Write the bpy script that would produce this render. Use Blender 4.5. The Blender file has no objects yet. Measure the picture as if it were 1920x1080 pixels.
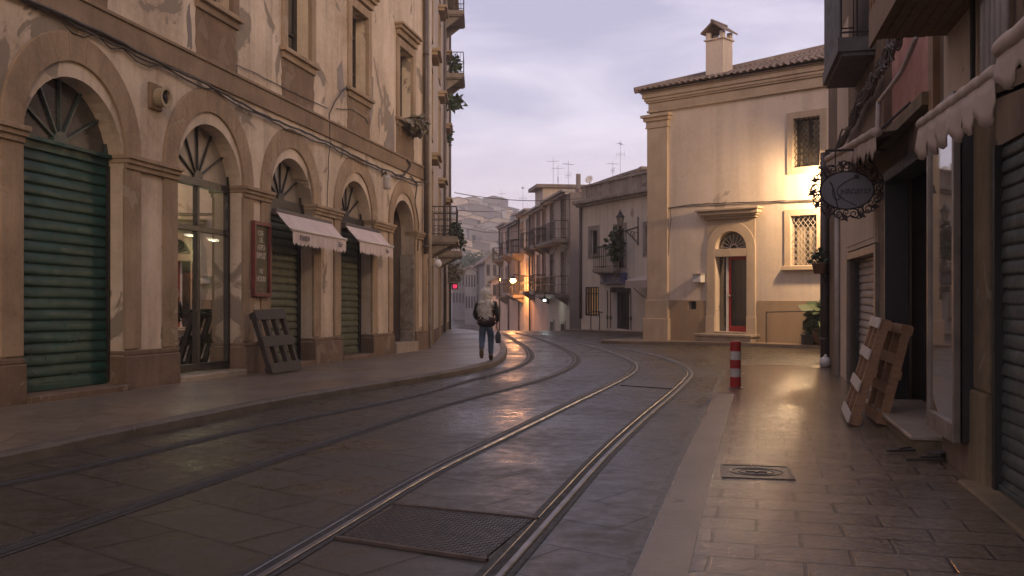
import bpy, bmesh, math, random
from mathutils import Vector, Matrix
from mathutils.geometry import tessellate_polygon
from math import pi, sin, cos, radians

random.seed(7)
SC = bpy.context.scene
COL = SC.collection

# ------------------------------------------------------------------ camera
FPX, EYE, HY, CX = 1800.0, 1.6, 550.0, 960.0
cam_d = bpy.data.cameras.new('camera')
cam_d.sensor_width = 36.0
cam_d.lens = FPX / 1920.0 * 36.0
cam_d.shift_y = (HY - 540.0) / 1920.0
cam_d.clip_start = 0.1
cam_d.clip_end = 3000.0
cam = bpy.data.objects.new('camera', cam_d)
cam.location = (0, 0, EYE)
cam.rotation_euler = (radians(90), 0, 0)
COL.objects.link(cam)
SC.camera = cam

# ------------------------------------------------------------------ sky, sun, exposure
SC.view_settings.view_transform = 'Standard'
SC.view_settings.look = 'None'
SC.view_settings.exposure = 0.8
SC.view_settings.gamma = 1.0
SUN_EL, SUN_AZ = radians(14), radians(159)
world = bpy.data.worlds.new('World')
SC.world = world
world.use_nodes = True
wt = world.node_tree
wt.nodes.clear()


def wn(t, **k):
    n = wt.nodes.new(t)
    for a, b in k.items():
        setattr(n, a, b)
    return n


wo = wn('ShaderNodeOutputWorld')
bg = wn('ShaderNodeBackground')
bg.inputs['Strength'].default_value = 0.12
sky = wn('ShaderNodeTexSky', sky_type='NISHITA', sun_disc=False, sun_elevation=SUN_EL, sun_rotation=SUN_AZ, air_density=1.0, dust_density=1.5)
tc = wn('ShaderNodeTexCoord')
mp = wn('ShaderNodeMapping')
mp.inputs['Scale'].default_value = (1.0, 1.0, 4.2)
mp.inputs['Rotation'].default_value = (0.12, 0.05, 0.3)
no = wn('ShaderNodeTexNoise')
no.inputs['Scale'].default_value = 3.3
no.inputs['Detail'].default_value = 7.0
no.inputs['Roughness'].default_value = 0.57
no.inputs['Distortion'].default_value = 0.35
wt.links.new(tc.outputs['Generated'], mp.inputs['Vector'])
wt.links.new(mp.outputs['Vector'], no.inputs['Vector'])
cr = wn('ShaderNodeValToRGB')
cr.color_ramp.elements[0].position = 0.36
cr.color_ramp.elements[0].color = (2.75, 2.5, 3.4, 1)
cr.color_ramp.elements[1].position = 0.66
cr.color_ramp.elements[1].color = (4.85, 4.3, 5.05, 1)
wt.links.new(no.outputs['Fac'], cr.inputs['Fac'])
# pinker cloud low over the horizon
sx = wn('ShaderNodeSeparateXYZ')
wt.links.new(tc.outputs['Generated'], sx.inputs[0])
hr = wn('ShaderNodeValToRGB')
hr.color_ramp.elements[0].position = 0.02
hr.color_ramp.elements[0].color = (1, 1, 1, 1)
hr.color_ramp.elements[1].position = 0.19
hr.color_ramp.elements[1].color = (0, 0, 0, 1)
wt.links.new(sx.outputs['Z'], hr.inputs['Fac'])
mxp = wn('ShaderNodeMix', data_type='RGBA')
mxp.inputs['B'].default_value = (5.7, 4.3, 4.75, 1)
pf = wn('ShaderNodeMath', operation='MULTIPLY')
wt.links.new(hr.outputs['Color'], pf.inputs[0])
pf.inputs[1].default_value = 0.8
wt.links.new(pf.outputs[0], mxp.inputs['Factor'])
wt.links.new(cr.outputs['Color'], mxp.inputs['A'])
mx = wn('ShaderNodeMix', data_type='RGBA')
mx.inputs['Factor'].default_value = 0.88
wt.links.new(sky.outputs['Color'], mx.inputs['A'])
wt.links.new(mxp.outputs['Result'], mx.inputs['B'])
wt.links.new(mx.outputs['Result'], bg.inputs['Color'])
wt.links.new(bg.outputs[0], wo.inputs['Surface'])

sun_d = bpy.data.lights.new('sun', 'SUN')
sun_d.energy = 0.85
sun_d.angle = radians(25)
sun_d.color = (1.0, 0.69, 0.42)
sun = bpy.data.objects.new('sun', sun_d)
sun.rotation_euler = Vector((-sin(SUN_AZ) * cos(SUN_EL), -cos(SUN_AZ) * cos(SUN_EL), -sin(SUN_EL))).to_track_quat('-Z', 'Y').to_euler()
COL.objects.link(sun)


# ------------------------------------------------------------------ pixels, ground, walls
def ray(px, py):
    return Vector(((px - CX) / FPX, 1.0, -(py - HY) / FPX))


def P(px, py, D):
    return Vector((0, 0, EYE)) + ray(px, py) * D


def clamp(a, lo=0.0, hi=1.0):
    return max(lo, min(hi, a))


def interp(x, tab):
    if x <= tab[0][0]:
        return tab[0][1]
    for (a, va), (b, vb) in zip(tab, tab[1:]):
        if x <= b:
            return va + (vb - va) * (x - a) / (b - a)
    return tab[-1][1]


PROF = [(34, -.13), (45, -.22), (50, -.35), (55, -.65), (60, -1.1), (80, -2.6), (100, -3.35), (120, -3.5),
        (150, -2.5), (180, -1.0), (230, 1.5), (300, 4.0)]


def gz(x, y):
    near = 0.0
    if y > 14:
        near = -(y - 14) * (.0085 * clamp((7 - x) / 7) + .006 * clamp((-x - .5) / 3))
    w = clamp((y - 34) / 12.0)
    w = w * w * (3 - 2 * w)
    return near * (1 - w) + interp(y, PROF) * w


def G(px, py, dz=0.0):
    """point of the street under a pixel"""
    r = ray(px, py)
    lo, hi = 1.0, 300.0
    D = 2.0
    while D < 300:
        p = Vector((0, 0, EYE)) + r * D
        if p.z <= gz(p.x, p.y) + dz:
            break
        D += 0.1
    lo, hi = D - .1, D
    for _ in range(20):
        m = (lo + hi) / 2
        p = Vector((0, 0, EYE)) + r * m
        if p.z <= gz(p.x, p.y) + dz:
            hi = m
        else:
            lo = m
    return Vector((0, 0, EYE)) + r * hi


class Wall:
    """frame of a facade: t along it, h up from its base line, o out towards the street"""

    def __init__(s, O, d, side, k=0.0):
        s.O = Vector(O)
        s.d = Vector((d[0], d[1], 0)).normalized()
        s.n = Vector((s.d.y, -s.d.x, 0)) * side
        s.k = k

    def pt(s, t, h, o=0.0):
        return s.O + s.d * t + s.n * o + Vector((0, 0, s.k * t + h))

    def loc(s, px, py, o=0.0):
        r = ray(px, py)
        c = Vector((0, 0, EYE))
        q = s.O + s.n * o - c
        D = (q.x * s.n.x + q.y * s.n.y) / (r.x * s.n.x + r.y * s.n.y)
        p = c + r * D
        t = (p - s.O).dot(s.d)
        return t, p.z - s.O.z - s.k * t

    def T(s, px, o=0.0):
        return s.loc(px, 550, o)[0]

    def H(s, px, py, o=0.0):
        return s.loc(px, py, o)[1]


# ------------------------------------------------------------------ objects
def thing(name, label, cat, loc=(0, 0, 0), group=None):
    o = bpy.data.objects.new(name, None)
    o.empty_display_size = .2
    o.location = loc
    COL.objects.link(o)
    o['label'] = label
    o['category'] = cat
    if group:
        o['group'] = group
    return o


def tag(o, label, cat, group=None):
    o['label'] = label
    o['category'] = cat
    if group:
        o['group'] = group
    return o


def root_loc(o):
    while o.parent is not None:
        o = o.parent
    return o.location.copy()


class MB:
    def __init__(s):
        s.v = []
        s.f = []

    def add(s, verts, faces):
        b = len(s.v)
        s.v += [Vector(v) for v in verts]
        s.f += [tuple(i + b for i in f) for f in faces]
        return s

    def hexa(s, p):
        return s.add(p, [(0, 3, 2, 1), (4, 5, 6, 7), (0, 1, 5, 4), (1, 2, 6, 5), (2, 3, 7, 6), (3, 0, 4, 7)])

    def wbox(s, W, t0, t1, h0, h1, o0, o1):
        return s.hexa([W.pt(t0, h0, o0), W.pt(t1, h0, o0), W.pt(t1, h0, o1), W.pt(t0, h0, o1),
                       W.pt(t0, h1, o0), W.pt(t1, h1, o0), W.pt(t1, h1, o1), W.pt(t0, h1, o1)])

    def box(s, a, b):
        x0, y0, z0 = a
        x1, y1, z1 = b
        return s.hexa([(x0, y0, z0), (x1, y0, z0), (x1, y1, z0), (x0, y1, z0),
                       (x0, y0, z1), (x1, y0, z1), (x1, y1, z1), (x0, y1, z1)])

    def obox(s, c, ax, ay, az, lx, ly, lz):
        c = Vector(c)
        ax, ay, az = Vector(ax).normalized() * lx / 2, Vector(ay).normalized() * ly / 2, Vector(az).normalized() * lz / 2
        return s.hexa([c - ax - ay - az, c + ax - ay - az, c + ax + ay - az, c - ax + ay - az,
                       c - ax - ay + az, c + ax - ay + az, c + ax + ay + az, c - ax + ay + az])

    def bar(s, a, b, w, hgt=None):
        a, b = Vector(a), Vector(b)
        d = (b - a)
        L = d.length
        d.normalize()
        up = Vector((0, 0, 1)) if abs(d.z) < .95 else Vector((0, 1, 0))
        x = d.cross(up).normalized()
        y = x.cross(d)
        return s.obox((a + b) / 2, x, d, y, w, L, hgt or w)

    def prism(s, W, poly, o0, o1, holes=()):
        """polygon (t,h) with holes between two offsets"""
        loops = [list(poly)] + [list(h) for h in holes]
        flat = [p for l in loops for p in l]
        tris = tessellate_polygon([[Vector((p[0], p[1], 0)) for p in l] for l in loops])
        n = len(flat)
        vs = [W.pt(p[0], p[1], o1) for p in flat] + [W.pt(p[0], p[1], o0) for p in flat]
        fs = [tuple(t) for t in tris] + [tuple(i + n for i in reversed(t)) for t in tris]
        b = 0
        for l in loops:
            m = len(l)
            for i in range(m):
                j = (i + 1) % m
                fs.append((b + i, b + j, b + j + n, b + i + n))
            b += m
        return s.add(vs, fs)

    def tube(s, pts, r, n=6, r1=None, closed=False):
        pts = [Vector(p) for p in pts]
        m = len(pts)
        rings = []
        ref = None
        for i, p in enumerate(pts):
            if closed:
                d = pts[(i + 1) % m] - pts[i - 1]
            else:
                d = pts[min(i + 1, m - 1)] - pts[max(i - 1, 0)]
            d.normalize()
            if ref is None:
                ref = Vector((0, 0, 1)) if abs(d.z) < .9 else Vector((1, 0, 0))
            x = d.cross(ref)
            if x.length < 1e-4:
                x = d.cross(Vector((1, .3, .2)))
            x.normalize()
            y = x.cross(d).normalized()
            ref = y
            rr = r if r1 is None else r + (r1 - r) * i / max(1, m - 1)
            rings.append([p + x * cos(2 * pi * k / n) * rr + y * sin(2 * pi * k / n) * rr for k in range(n)])
        fs = []
        for i in range(m if closed else m - 1):
            j = (i + 1) % m
            for k in range(n):
                l = (k + 1) % n
                fs.append((i * n + k, i * n + l, j * n + l, j * n + k))
        if not closed:
            fs.append(tuple(range(n - 1, -1, -1)))
            fs.append(tuple((m - 1) * n + k for k in range(n)))
        return s.add([v for r_ in rings for v in r_], fs)

    def lathe(s, c, prof, n=16, axis=None):
        c = Vector(c)
        az = Vector(axis).normalized() if axis else Vector((0, 0, 1))
        ax = az.cross(Vector((0, 1, 0.01))).normalized()
        ay = az.cross(ax)
        vs = []
        for r, z in prof:
            vs += [c + az * z + ax * r * cos(2 * pi * k / n) + ay * r * sin(2 * pi * k / n) for k in range(n)]
        fs = []
        m = len(prof)
        for i in range(m - 1):
            for k in range(n):
                l = (k + 1) % n
                fs.append((i * n + k, i * n + l, (i + 1) * n + l, (i + 1) * n + k))
        fs.append(tuple(range(n - 1, -1, -1)))
        fs.append(tuple((m - 1) * n + k for k in range(n)))
        return s.add(vs, fs)

    def blob(s, c, rx, ry, rz, n=10, m=7, jit=0.0):
        c = Vector(c)
        vs = []
        for i in range(m + 1):
            a = pi * i / m
            for k in range(n):
                b = 2 * pi * k / n
                q = 1 + random.uniform(-jit, jit)
                vs.append(c + Vector((rx * sin(a) * cos(b) * q, ry * sin(a) * sin(b) * q, -rz * cos(a) * q)))
        fs = []
        for i in range(m):
            for k in range(n):
                l = (k + 1) % n
                fs.append((i * n + k, i * n + l, (i + 1) * n + l, (i + 1) * n + k))
        return s.add(vs, fs)

    def leaves(s, c, rx, ry, rz, count, size, drop=0.0):
        c = Vector(c)
        for _ in range(count):
            while True:
                q = Vector((random.uniform(-1, 1), random.uniform(-1, 1), random.uniform(-1, 1)))
                if q.length < 1:
                    break
            p = c + Vector((q.x * rx, q.y * ry, q.z * rz))
            a = Vector((random.uniform(-1, 1), random.uniform(-1, 1), random.uniform(-1, .6) - drop)).normalized()
            b = a.cross(Vector((random.uniform(-1, 1), random.uniform(-1, 1), random.uniform(-1, 1)))).normalized()
            L = size * random.uniform(.6, 1.4)
            w = L * .35
            s.add([p, p + a * L * .5 + b * w, p + a * L, p + a * L * .5 - b * w], [(0, 1, 2, 3)])
        return s

    def build(s, name, mat, parent=None, smooth=False, bevel=0.0, loc=None):
        me = bpy.data.meshes.new(name)
        if parent is not None:
            off = root_loc(parent)
        elif loc is not None:
            off = Vector(loc)
        else:
            xs = [v.x for v in s.v]
            ys = [v.y for v in s.v]
            zs = [v.z for v in s.v]
            off = Vector(((min(xs) + max(xs)) / 2, (min(ys) + max(ys)) / 2, min(zs)))
        me.from_pydata([tuple(v - off) for v in s.v], [], s.f)
        bm = bmesh.new()
        bm.from_mesh(me)
        bmesh.ops.recalc_face_normals(bm, faces=bm.faces[:])
        bm.to_mesh(me)
        bm.free()
        me.update()
        o = bpy.data.objects.new(name, me)
        COL.objects.link(o)
        if mat is not None:
            me.materials.append(mat)
        if parent is not None:
            o.parent = parent
        else:
            o.location = off
        if smooth:
            for p in me.polygons:
                p.use_smooth = True
        if bevel:
            b = o.modifiers.new('bevel', 'BEVEL')
            b.width = bevel
            b.segments = 2
            b.limit_method = 'ANGLE'
        return o


def struct(name, mb, mat, **k):
    o = mb.build(name, mat, loc=(0, 0, 0), **k)
    o['kind'] = 'structure'
    return o


def rect(t0, t1, h0, h1):
    return [(t0, h0), (t1, h0), (t1, h1), (t0, h1)]


def archp(tc, r, h0, hs, n=20, ry=None):
    ry = r if ry is None else ry
    return [(tc - r, h0), (tc + r, h0)] + [(tc + r * cos(pi * i / n), hs + ry * sin(pi * i / n)) for i in range(n + 1)]


def arc(tc, r, hs, a0=0.0, a1=pi, n=20):
    return [(tc + r * cos(a0 + (a1 - a0) * i / n), hs + r * sin(a0 + (a1 - a0) * i / n)) for i in range(n + 1)]


def ringp(tc, r0, r1, hs, n=24):
    return arc(tc, r1, hs, 0, pi, n) + arc(tc, r0, hs, pi, 0, n)


def text_mesh(txt, W, t, h, o, size, mirror=1, shear=0.0, sx=1.0, thick=0.004):
    """lettering laid on a wall frame, as an MB"""
    cu = bpy.data.curves.new('lettering', 'FONT')
    cu.body = txt
    cu.size = size
    cu.shear = shear
    cu.align_x = 'CENTER'
    cu.align_y = 'CENTER'
    cu.extrude = thick
    ob = bpy.data.objects.new('lettering', cu)
    COL.objects.link(ob)
    dg = bpy.context.evaluated_depsgraph_get()
    me = bpy.data.meshes.new_from_object(ob.evaluated_get(dg))
    m = MB()
    m.add([W.pt(t + v.co.x * mirror * sx, h + v.co.y, o + v.co.z) for v in me.vertices], [tuple(p.vertices) for p in me.polygons])
    bpy.data.objects.remove(ob)
    bpy.data.meshes.remove(me)
    bpy.data.curves.remove(cu)
    return m


# ------------------------------------------------------------------ materials
def newmat(name):
    m = bpy.data.materials.new(name)
    m.use_nodes = True
    t = m.node_tree
    b = t.nodes['Principled BSDF']
    return m, t, b


def nd(t, ty, **k):
    n = t.nodes.new(ty)
    for a, b in k.items():
        setattr(n, a, b)
    return n


def noise(t, vec, scale, detail=5.0, rough=.55, dist=0.0):
    n = nd(t, 'ShaderNodeTexNoise')
    n.inputs['Scale'].default_value = scale
    n.inputs['Detail'].default_value = detail
    n.inputs['Roughness'].default_value = rough
    n.inputs['Distortion'].default_value = dist
    t.links.new(vec, n.inputs['Vector'])
    return n.outputs['Fac']


def ramp(t, fac, p0, p1, c0=(0, 0, 0, 1), c1=(1, 1, 1, 1)):
    n = nd(t, 'ShaderNodeValToRGB')
    n.color_ramp.elements[0].position = p0
    n.color_ramp.elements[0].color = c0
    n.color_ramp.elements[1].position = p1
    n.color_ramp.elements[1].color = c1
    t.links.new(fac, n.inputs['Fac'])
    return n.outputs['Color']


def mixc(t, fac, a, b, blend='MIX'):
    n = nd(t, 'ShaderNodeMix', data_type='RGBA', blend_type=blend)
    for v, k in ((fac, 'Factor'), (a, 'A'), (b, 'B')):
        if isinstance(v, (int, float)):
            n.inputs[k].default_value = v
        elif isinstance(v, tuple):
            n.inputs[k].default_value = v if len(v) == 4 else (*v, 1)
        else:
            t.links.new(v, n.inputs[k])
    return n.outputs['Result']


def mul(t, a, k):
    n = nd(t, 'ShaderNodeMath', operation='MULTIPLY')
    t.links.new(a, n.inputs[0])
    if isinstance(k, (int, float)):
        n.inputs[1].default_value = k
    else:
        t.links.new(k, n.inputs[1])
    return n.outputs[0]


def addv(t, a, b):
    n = nd(t, 'ShaderNodeMath', operation='ADD')
    t.links.new(a, n.inputs[0])
    if isinstance(b, (int, float)):
        n.inputs[1].default_value = b
    else:
        t.links.new(b, n.inputs[1])
    return n.outputs[0]


def pos(t, rot=0.0, scale=(1, 1, 1)):
    g = nd(t, 'ShaderNodeNewGeometry')
    m = nd(t, 'ShaderNodeMapping')
    m.inputs['Rotation'].default_value = (0, 0, rot)
    m.inputs['Scale'].default_value = scale
    t.links.new(g.outputs['Position'], m.inputs['Vector'])
    return m.outputs['Vector']


def bump(t, b, h, strength, dist=.02):
    n = nd(t, 'ShaderNodeBump')
    n.inputs['Strength'].default_value = strength
    n.inputs['Distance'].default_value = dist
    t.links.new(h, n.inputs['Height'])
    t.links.new(n.outputs['Normal'], b.inputs['Normal'])


def plaster(name, base, dark, patch=None, pth=.6, scale=1.0, rough=.9, bmp=.35, streak=.35):
    m, t, b = newmat(name)
    p = pos(t)
    n1 = noise(t, p, .55 * scale, 6, .6, .4)
    c = mixc(t, ramp(t, n1, .35, .68), base, dark)
    ps = pos(t, 0, (3.2, 3.2, .22))
    n2 = noise(t, ps, 1.0 * scale, 5, .6)
    c = mixc(t, mul(t, ramp(t, n2, .45, .75), streak), c, tuple(x * .55 for x in dark))
    n3 = noise(t, p, 9 * scale, 8, .7)
    c = mixc(t, mul(t, ramp(t, n3, .4, .75), .3), c, tuple(min(1, x * 1.25) for x in base))
    h = n3
    if patch:
        n4 = noise(t, p, .8 * scale, 8, .55, .6)
        f = ramp(t, n4, pth, pth + .012)
        c = mixc(t, mul(t, f, .85), c, mixc(t, n3, patch, tuple(x * .6 for x in patch)))
        h = addv(t, n3, mul(t, f, -1.2))
    t.links.new(c, b.inputs['Base Color'])
    b.inputs['Roughness'].default_value = rough
    b.inputs['Specular IOR Level'].default_value = .25
    bump(t, b, addv(t, h, mul(t, noise(t, p, 60, 3), .25)), bmp, .012)
    return m


def simple(name, c1, c2=None, scale=8.0, rough=.6, metal=0.0, bmp=0.0, spec=.5, stretch=(1, 1, 1)):
    m, t, b = newmat(name)
    p = pos(t, 0, stretch)
    n1 = noise(t, p, scale, 6, .6)
    c = mixc(t, ramp(t, n1, .35, .7), c1, c2 or tuple(x * .6 for x in c1))
    t.links.new(c, b.inputs['Base Color'])
    rr = ramp(t, noise(t, p, scale * 2.3, 4), .3, .7, (rough * .8,) * 3 + (1,), (min(1, rough * 1.2),) * 3 + (1,))
    t.links.new(rr, b.inputs['Roughness'])
    b.inputs['Metallic'].default_value = metal
    b.inputs['Specular IOR Level'].default_value = spec
    if bmp:
        bump(t, b, noise(t, p, scale * 4, 5), bmp, .01)
    return m


def wood(name, c1, c2, rough=.75):
    m, t, b = newmat(name)
    tcn = nd(t, 'ShaderNodeTexCoord')
    mpn = nd(t, 'ShaderNodeMapping')
    mpn.inputs['Scale'].default_value = (6, 6, 22)
    t.links.new(tcn.outputs['Object'], mpn.inputs['Vector'])
    n1 = noise(t, mpn.outputs['Vector'], 1.3, 7, .65, 1.5)
    t.links.new(mixc(t, ramp(t, n1, .3, .7), c1, c2), b.inputs['Base Color'])
    b.inputs['Roughness'].default_value = rough
    bump(t, b, n1, .4, .006)
    return m


def glassy(name, tint=(.9, .95, .9), refl=.12, rough=.03, body=None):
    """thin pane: sees through, mirrors by Fresnel; body = colour of a dirty or dark backing"""
    m, t, b = newmat(name)
    t.nodes.remove(b)
    out = [n for n in t.nodes if n.type == 'OUTPUT_MATERIAL'][0]
    g = nd(t, 'ShaderNodeBsdfGlossy')
    g.inputs['Roughness'].default_value = rough
    if body:
        a = nd(t, 'ShaderNodeBsdfDiffuse')
        n1 = noise(t, pos(t), 3.0, 5)
        t.links.new(mixc(t, n1, body, tuple(x * .5 for x in body)), a.inputs['Color'])
    else:
        a = nd(t, 'ShaderNodeBsdfTransparent')
        a.inputs['Color'].default_value = (*tint, 1)
    lw = nd(t, 'ShaderNodeLayerWeight')
    lw.inputs['Blend'].default_value = .35
    f = nd(t, 'ShaderNodeMath', operation='MULTIPLY_ADD')
    t.links.new(lw.outputs['Fresnel'], f.inputs[0])
    f.inputs[1].default_value = .8
    f.inputs[2].default_value = refl
    f.use_clamp = True
    mx_ = nd(t, 'ShaderNodeMixShader')
    t.links.new(f.outputs[0], mx_.inputs['Fac'])
    t.links.new(a.outputs[0], mx_.inputs[1])
    t.links.new(g.outputs[0], mx_.inputs[2])
    t.links.new(mx_.outputs[0], out.inputs['Surface'])
    return m


def emit(name, col, s):
    m, t, b = newmat(name)
    b.inputs['Base Color'].default_value = (*col, 1)
    b.inputs['Emission Color'].default_value = (*col, 1)
    b.inputs['Emission Strength'].default_value = s
    return m


def slab_mat(name, c1, c2, mortar, rot, bw, rh, msize, rough0, rough1, bmp, tool=.0, off=.5, mbump=1.0, stain=None, spec=.5, tsc=38.0):
    """laid stone slabs: joints, tone from slab to slab, worn and wet patches"""
    m, t, b = newmat(name)
    p = pos(t, rot)
    warp = nd(t, 'ShaderNodeVectorMath', operation='ADD')
    nz = nd(t, 'ShaderNodeTexNoise')
    nz.inputs['Scale'].default_value = 2.5
    t.links.new(p, nz.inputs['Vector'])
    sc_ = nd(t, 'ShaderNodeVectorMath', operation='SCALE')
    sc_.inputs['Scale'].default_value = .02
    t.links.new(nz.outputs['Color'], sc_.inputs[0])
    t.links.new(p, warp.inputs[0])
    t.links.new(sc_.outputs[0], warp.inputs[1])
    br = nd(t, 'ShaderNodeTexBrick')
    br.offset = off
    br.inputs['Scale'].default_value = 1.0
    br.inputs['Brick Width'].default_value = bw
    br.inputs['Row Height'].default_value = rh
    br.inputs['Mortar Size'].default_value = msize
    br.inputs['Mortar Smooth'].default_value = .25
    br.inputs['Color1'].default_value = (*c1, 1)
    br.inputs['Color2'].default_value = (*c2, 1)
    br.inputs['Mortar'].default_value = (*mortar, 1)
    t.links.new(warp.outputs[0], br.inputs['Vector'])
    p0 = pos(t)
    n1 = noise(t, p0, .45, 6, .6, .3)
    n2 = noise(t, p0, 5.0, 8, .7)
    n3 = noise(t, p0, tsc, 5, .65, 1.6)
    c = mixc(t, mul(t, ramp(t, n1, .38, .66), .45), br.outputs['Color'], stain or tuple(x * .55 for x in c1))
    c = mixc(t, mul(t, ramp(t, n2, .45, .75), .4), c, tuple(x * 1.5 for x in c2))
    t.links.new(c, b.inputs['Base Color'])
    rr = ramp(t, addv(t, mul(t, n1, .5), mul(t, n2, .5)), .4, .62, (rough0,) * 3 + (1,), (rough1,) * 3 + (1,))
    t.links.new(rr, b.inputs['Roughness'])
    b.inputs['Specular IOR Level'].default_value = spec
    h = addv(t, mul(t, br.outputs['Fac'], -1.0 * mbump), addv(t, mul(t, n2, .35), mul(t, n3, tool)))
    bump(t, b, h, bmp, .012)
    return m

# palette
M_PLAS_L = plaster('plaster_peach', (.58, .47, .355), (.34, .255, .175), (.25, .2, .15), .575, 1.0, streak=.6)
M_STONE_L = plaster('stone_rosy', (.34, .245, .155), (.2, .138, .085), (.4, .31, .215), .63, 1.9, bmp=.8, streak=.5)
M_BAND = plaster('stone_band', (.25, .175, .11), (.15, .102, .065), (.33, .25, .17), .68, 1.8, bmp=.6)
M_PLINTH = plaster('stone_plinth', (.19, .125, .08), (.09, .06, .038), (.28, .2, .14), .62, 2.2, bmp=.8)
M_APRON = plaster('bare_stone', (.21, .14, .085), (.14, .092, .057), (.27, .195, .13), .55, 2.5, bmp=.9)
M_DARKIN = simple('dark_interior', (.03, .024, .02), (.018, .015, .012), 2, .9)
M_GREEN = simple('shutter_green', (.007, .052, .036), (.004, .03, .02), 2.5, .55, 0, .1, .35)
M_OLIVE = simple('shutter_olive', (.085, .09, .05), (.05, .055, .03), 3, .55, 0, .1, .35)
M_GREY_SH = simple('shutter_grey', (.05, .058, .048), (.03, .036, .03), 4, .6, 0, .15, .35)
M_BEIGE_SH = simple('shutter_beige', (.30, .25, .2), (.2, .165, .13), 4, .55, 0, .1)
M_FRAME = simple('frame_dark', (.022, .018, .014), (.012, .01, .008), 6, .45)
M_IRON = simple('iron_black', (.018, .016, .015), (.03, .022, .016), 12, .55, .3, .2)
M_FANPANE = glassy('fan_pane', refl=.16, rough=.15, body=(.36, .3, .23))
M_FANPANE_D = glassy('fan_pane_dark', refl=.07, rough=.12, body=(.06, .05, .042))
M_GLASS = glassy('shop_glass', (.86, .92, .84), .05, .015)
M_WINGLASS = glassy('window_glass', refl=.14, rough=.05, body=(.035, .032, .03))
M_MARBLE = simple('marble_step', (.34, .27, .2), (.22, .17, .125), 4, .4, 0, .1)
M_CABLE = simple('cable', (.05, .04, .034), (.03, .026, .022), 3, .7)
M_PIPE = simple('pipe_metal', (.10, .075, .06), (.06, .045, .04), 3, .55, .2)
M_PIPE_PALE = simple('pipe_pale', (.42, .36, .31), (.3, .26, .22), 3, .6)
M_FABRIC = simple('awning_fabric', (.55, .45, .40), (.44, .36, .32), 2, .85, 0, .1)
M_FABRIC_R = simple('awning_fabric_cream', (.40, .30, .225), (.30, .22, .16), 3, .9, 0, .15)
M_LETTER = simple('letter_grey', (.20, .155, .145), (.15, .11, .1), 9, .8)
M_WOODD = wood('wood_dark', (.042, .028, .018), (.02, .013, .009))
M_STEEL_D = simple('rail_steel_dull', (.05, .042, .037), (.022, .018, .015), 2.2, .5, .6, .15)
M_WOODL = wood('wood_pale', (.52, .44, .36), (.36, .29, .22))
M_WOODO = wood('wood_orange', (.28, .15, .068), (.17, .085, .038))
M_LEAF = simple('leaf_green', (.045, .07, .025), (.02, .035, .014), 20, .6)
M_LEAFG = simple('leaf_dry', (.20, .17, .12), (.10, .09, .06), 20, .7)
M_WHITE = simple('white_paint', (.62, .58, .54), (.5, .46, .42), 6, .5)
M_TERRA = simple('terracotta', (.30, .17, .10), (.2, .11, .07), 8, .8)
M_STEEL = simple('rail_steel', (.22, .21, .215), (.09, .08, .08), 2.2, .42, .7, .15)
M_GROOVE = simple('rail_groove', (.016, .013, .011), (.03, .024, .02), 6, .8)
M_ASPH = simple('asphalt_band', (.036, .029, .024), (.022, .018, .015), 9, .7, 0, .5)
M_RED = simple('red_paint', (.42, .028, .022), (.32, .02, .016), 8, .4)

M_ROAD = slab_mat('road_basalt', (.036, .027, .018), (.056, .043, .030), (.012, .009, .006), radians(38), 1.15, .62, .016,
                  .24, .62, .8, .2, mbump=1.6, spec=.38, stain=(.024, .017, .011))
M_PAVE_R = slab_mat('pavement_tile', (.125, .086, .054), (.175, .124, .08), (.022, .015, .011), radians(14.4), .54, .34, .013,
                    .10, .21, .65, 1.0, mbump=2.2, spec=.9, tsc=17.0, stain=(.07, .046, .027))
M_PAVE_L = slab_mat('pavement_stone', (.125, .09, .06), (.16, .118, .082), (.06, .042, .028), radians(-16), 1.1, .7, .006,
                    .30, .55, .4, .2, stain=(.085, .068, .057))
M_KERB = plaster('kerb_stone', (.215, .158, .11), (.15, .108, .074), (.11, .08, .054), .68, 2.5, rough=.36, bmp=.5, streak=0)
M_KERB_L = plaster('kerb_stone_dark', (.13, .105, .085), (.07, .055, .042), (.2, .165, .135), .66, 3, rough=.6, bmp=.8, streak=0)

# ------------------------------------------------------------------ road
xs = sorted(set([-60, -40, -28, -20, -15] + [-12 + i * .75 for i in range(44)] + [24, 30, 40, 60]))
ys = sorted(set([-25, -12, -5] + [i * .8 for i in range(0, 80)] + [64 + i * 3 for i in range(0, 50)] + [230, 260, 300]))
mb = MB()
mb.add([(x, y, gz(x, y)) for y in ys for x in xs],
       [(j * len(xs) + i, j * len(xs) + i + 1, (j + 1) * len(xs) + i + 1, (j + 1) * len(xs) + i) for j in range(len(ys) - 1) for i in range(len(xs) - 1)])
struct('road', mb, M_ROAD, smooth=True)

# terrain past the street, out to the horizon and up to the town on the hill
mb = MB()
tx = [-900, -500, -320, -220, -160, -120, -90] + [-70 + 4 * i for i in range(44)] + [120, 160, 220, 320, 500, 900]
ty = [-300, -60, 60, 110, 150, 200] + [230 + 8 * i for i in range(35)] + [520, 560, 700, 1000, 1600]


def hillz(x, y):
    top = 25 * math.exp(-((x + 22) / 48) ** 2) + 6 * math.exp(-((x + 60) / 120) ** 2) + 8 * math.exp(-((x - 110) / 60) ** 2)
    f = clamp((y - 230) / 200)
    base = interp(y, [(100, -6), (160, -6), (230, -1.5), (300, 3), (700, 3)])
    g = clamp((900 - y) / 400)
    return (base if y > 60 else -6) + top * f * f * (3 - 2 * f) * g + f * (1.6 * sin(x * .13 + y * .05) + 1.1 * sin(x * .31 - y * .11))


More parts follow.
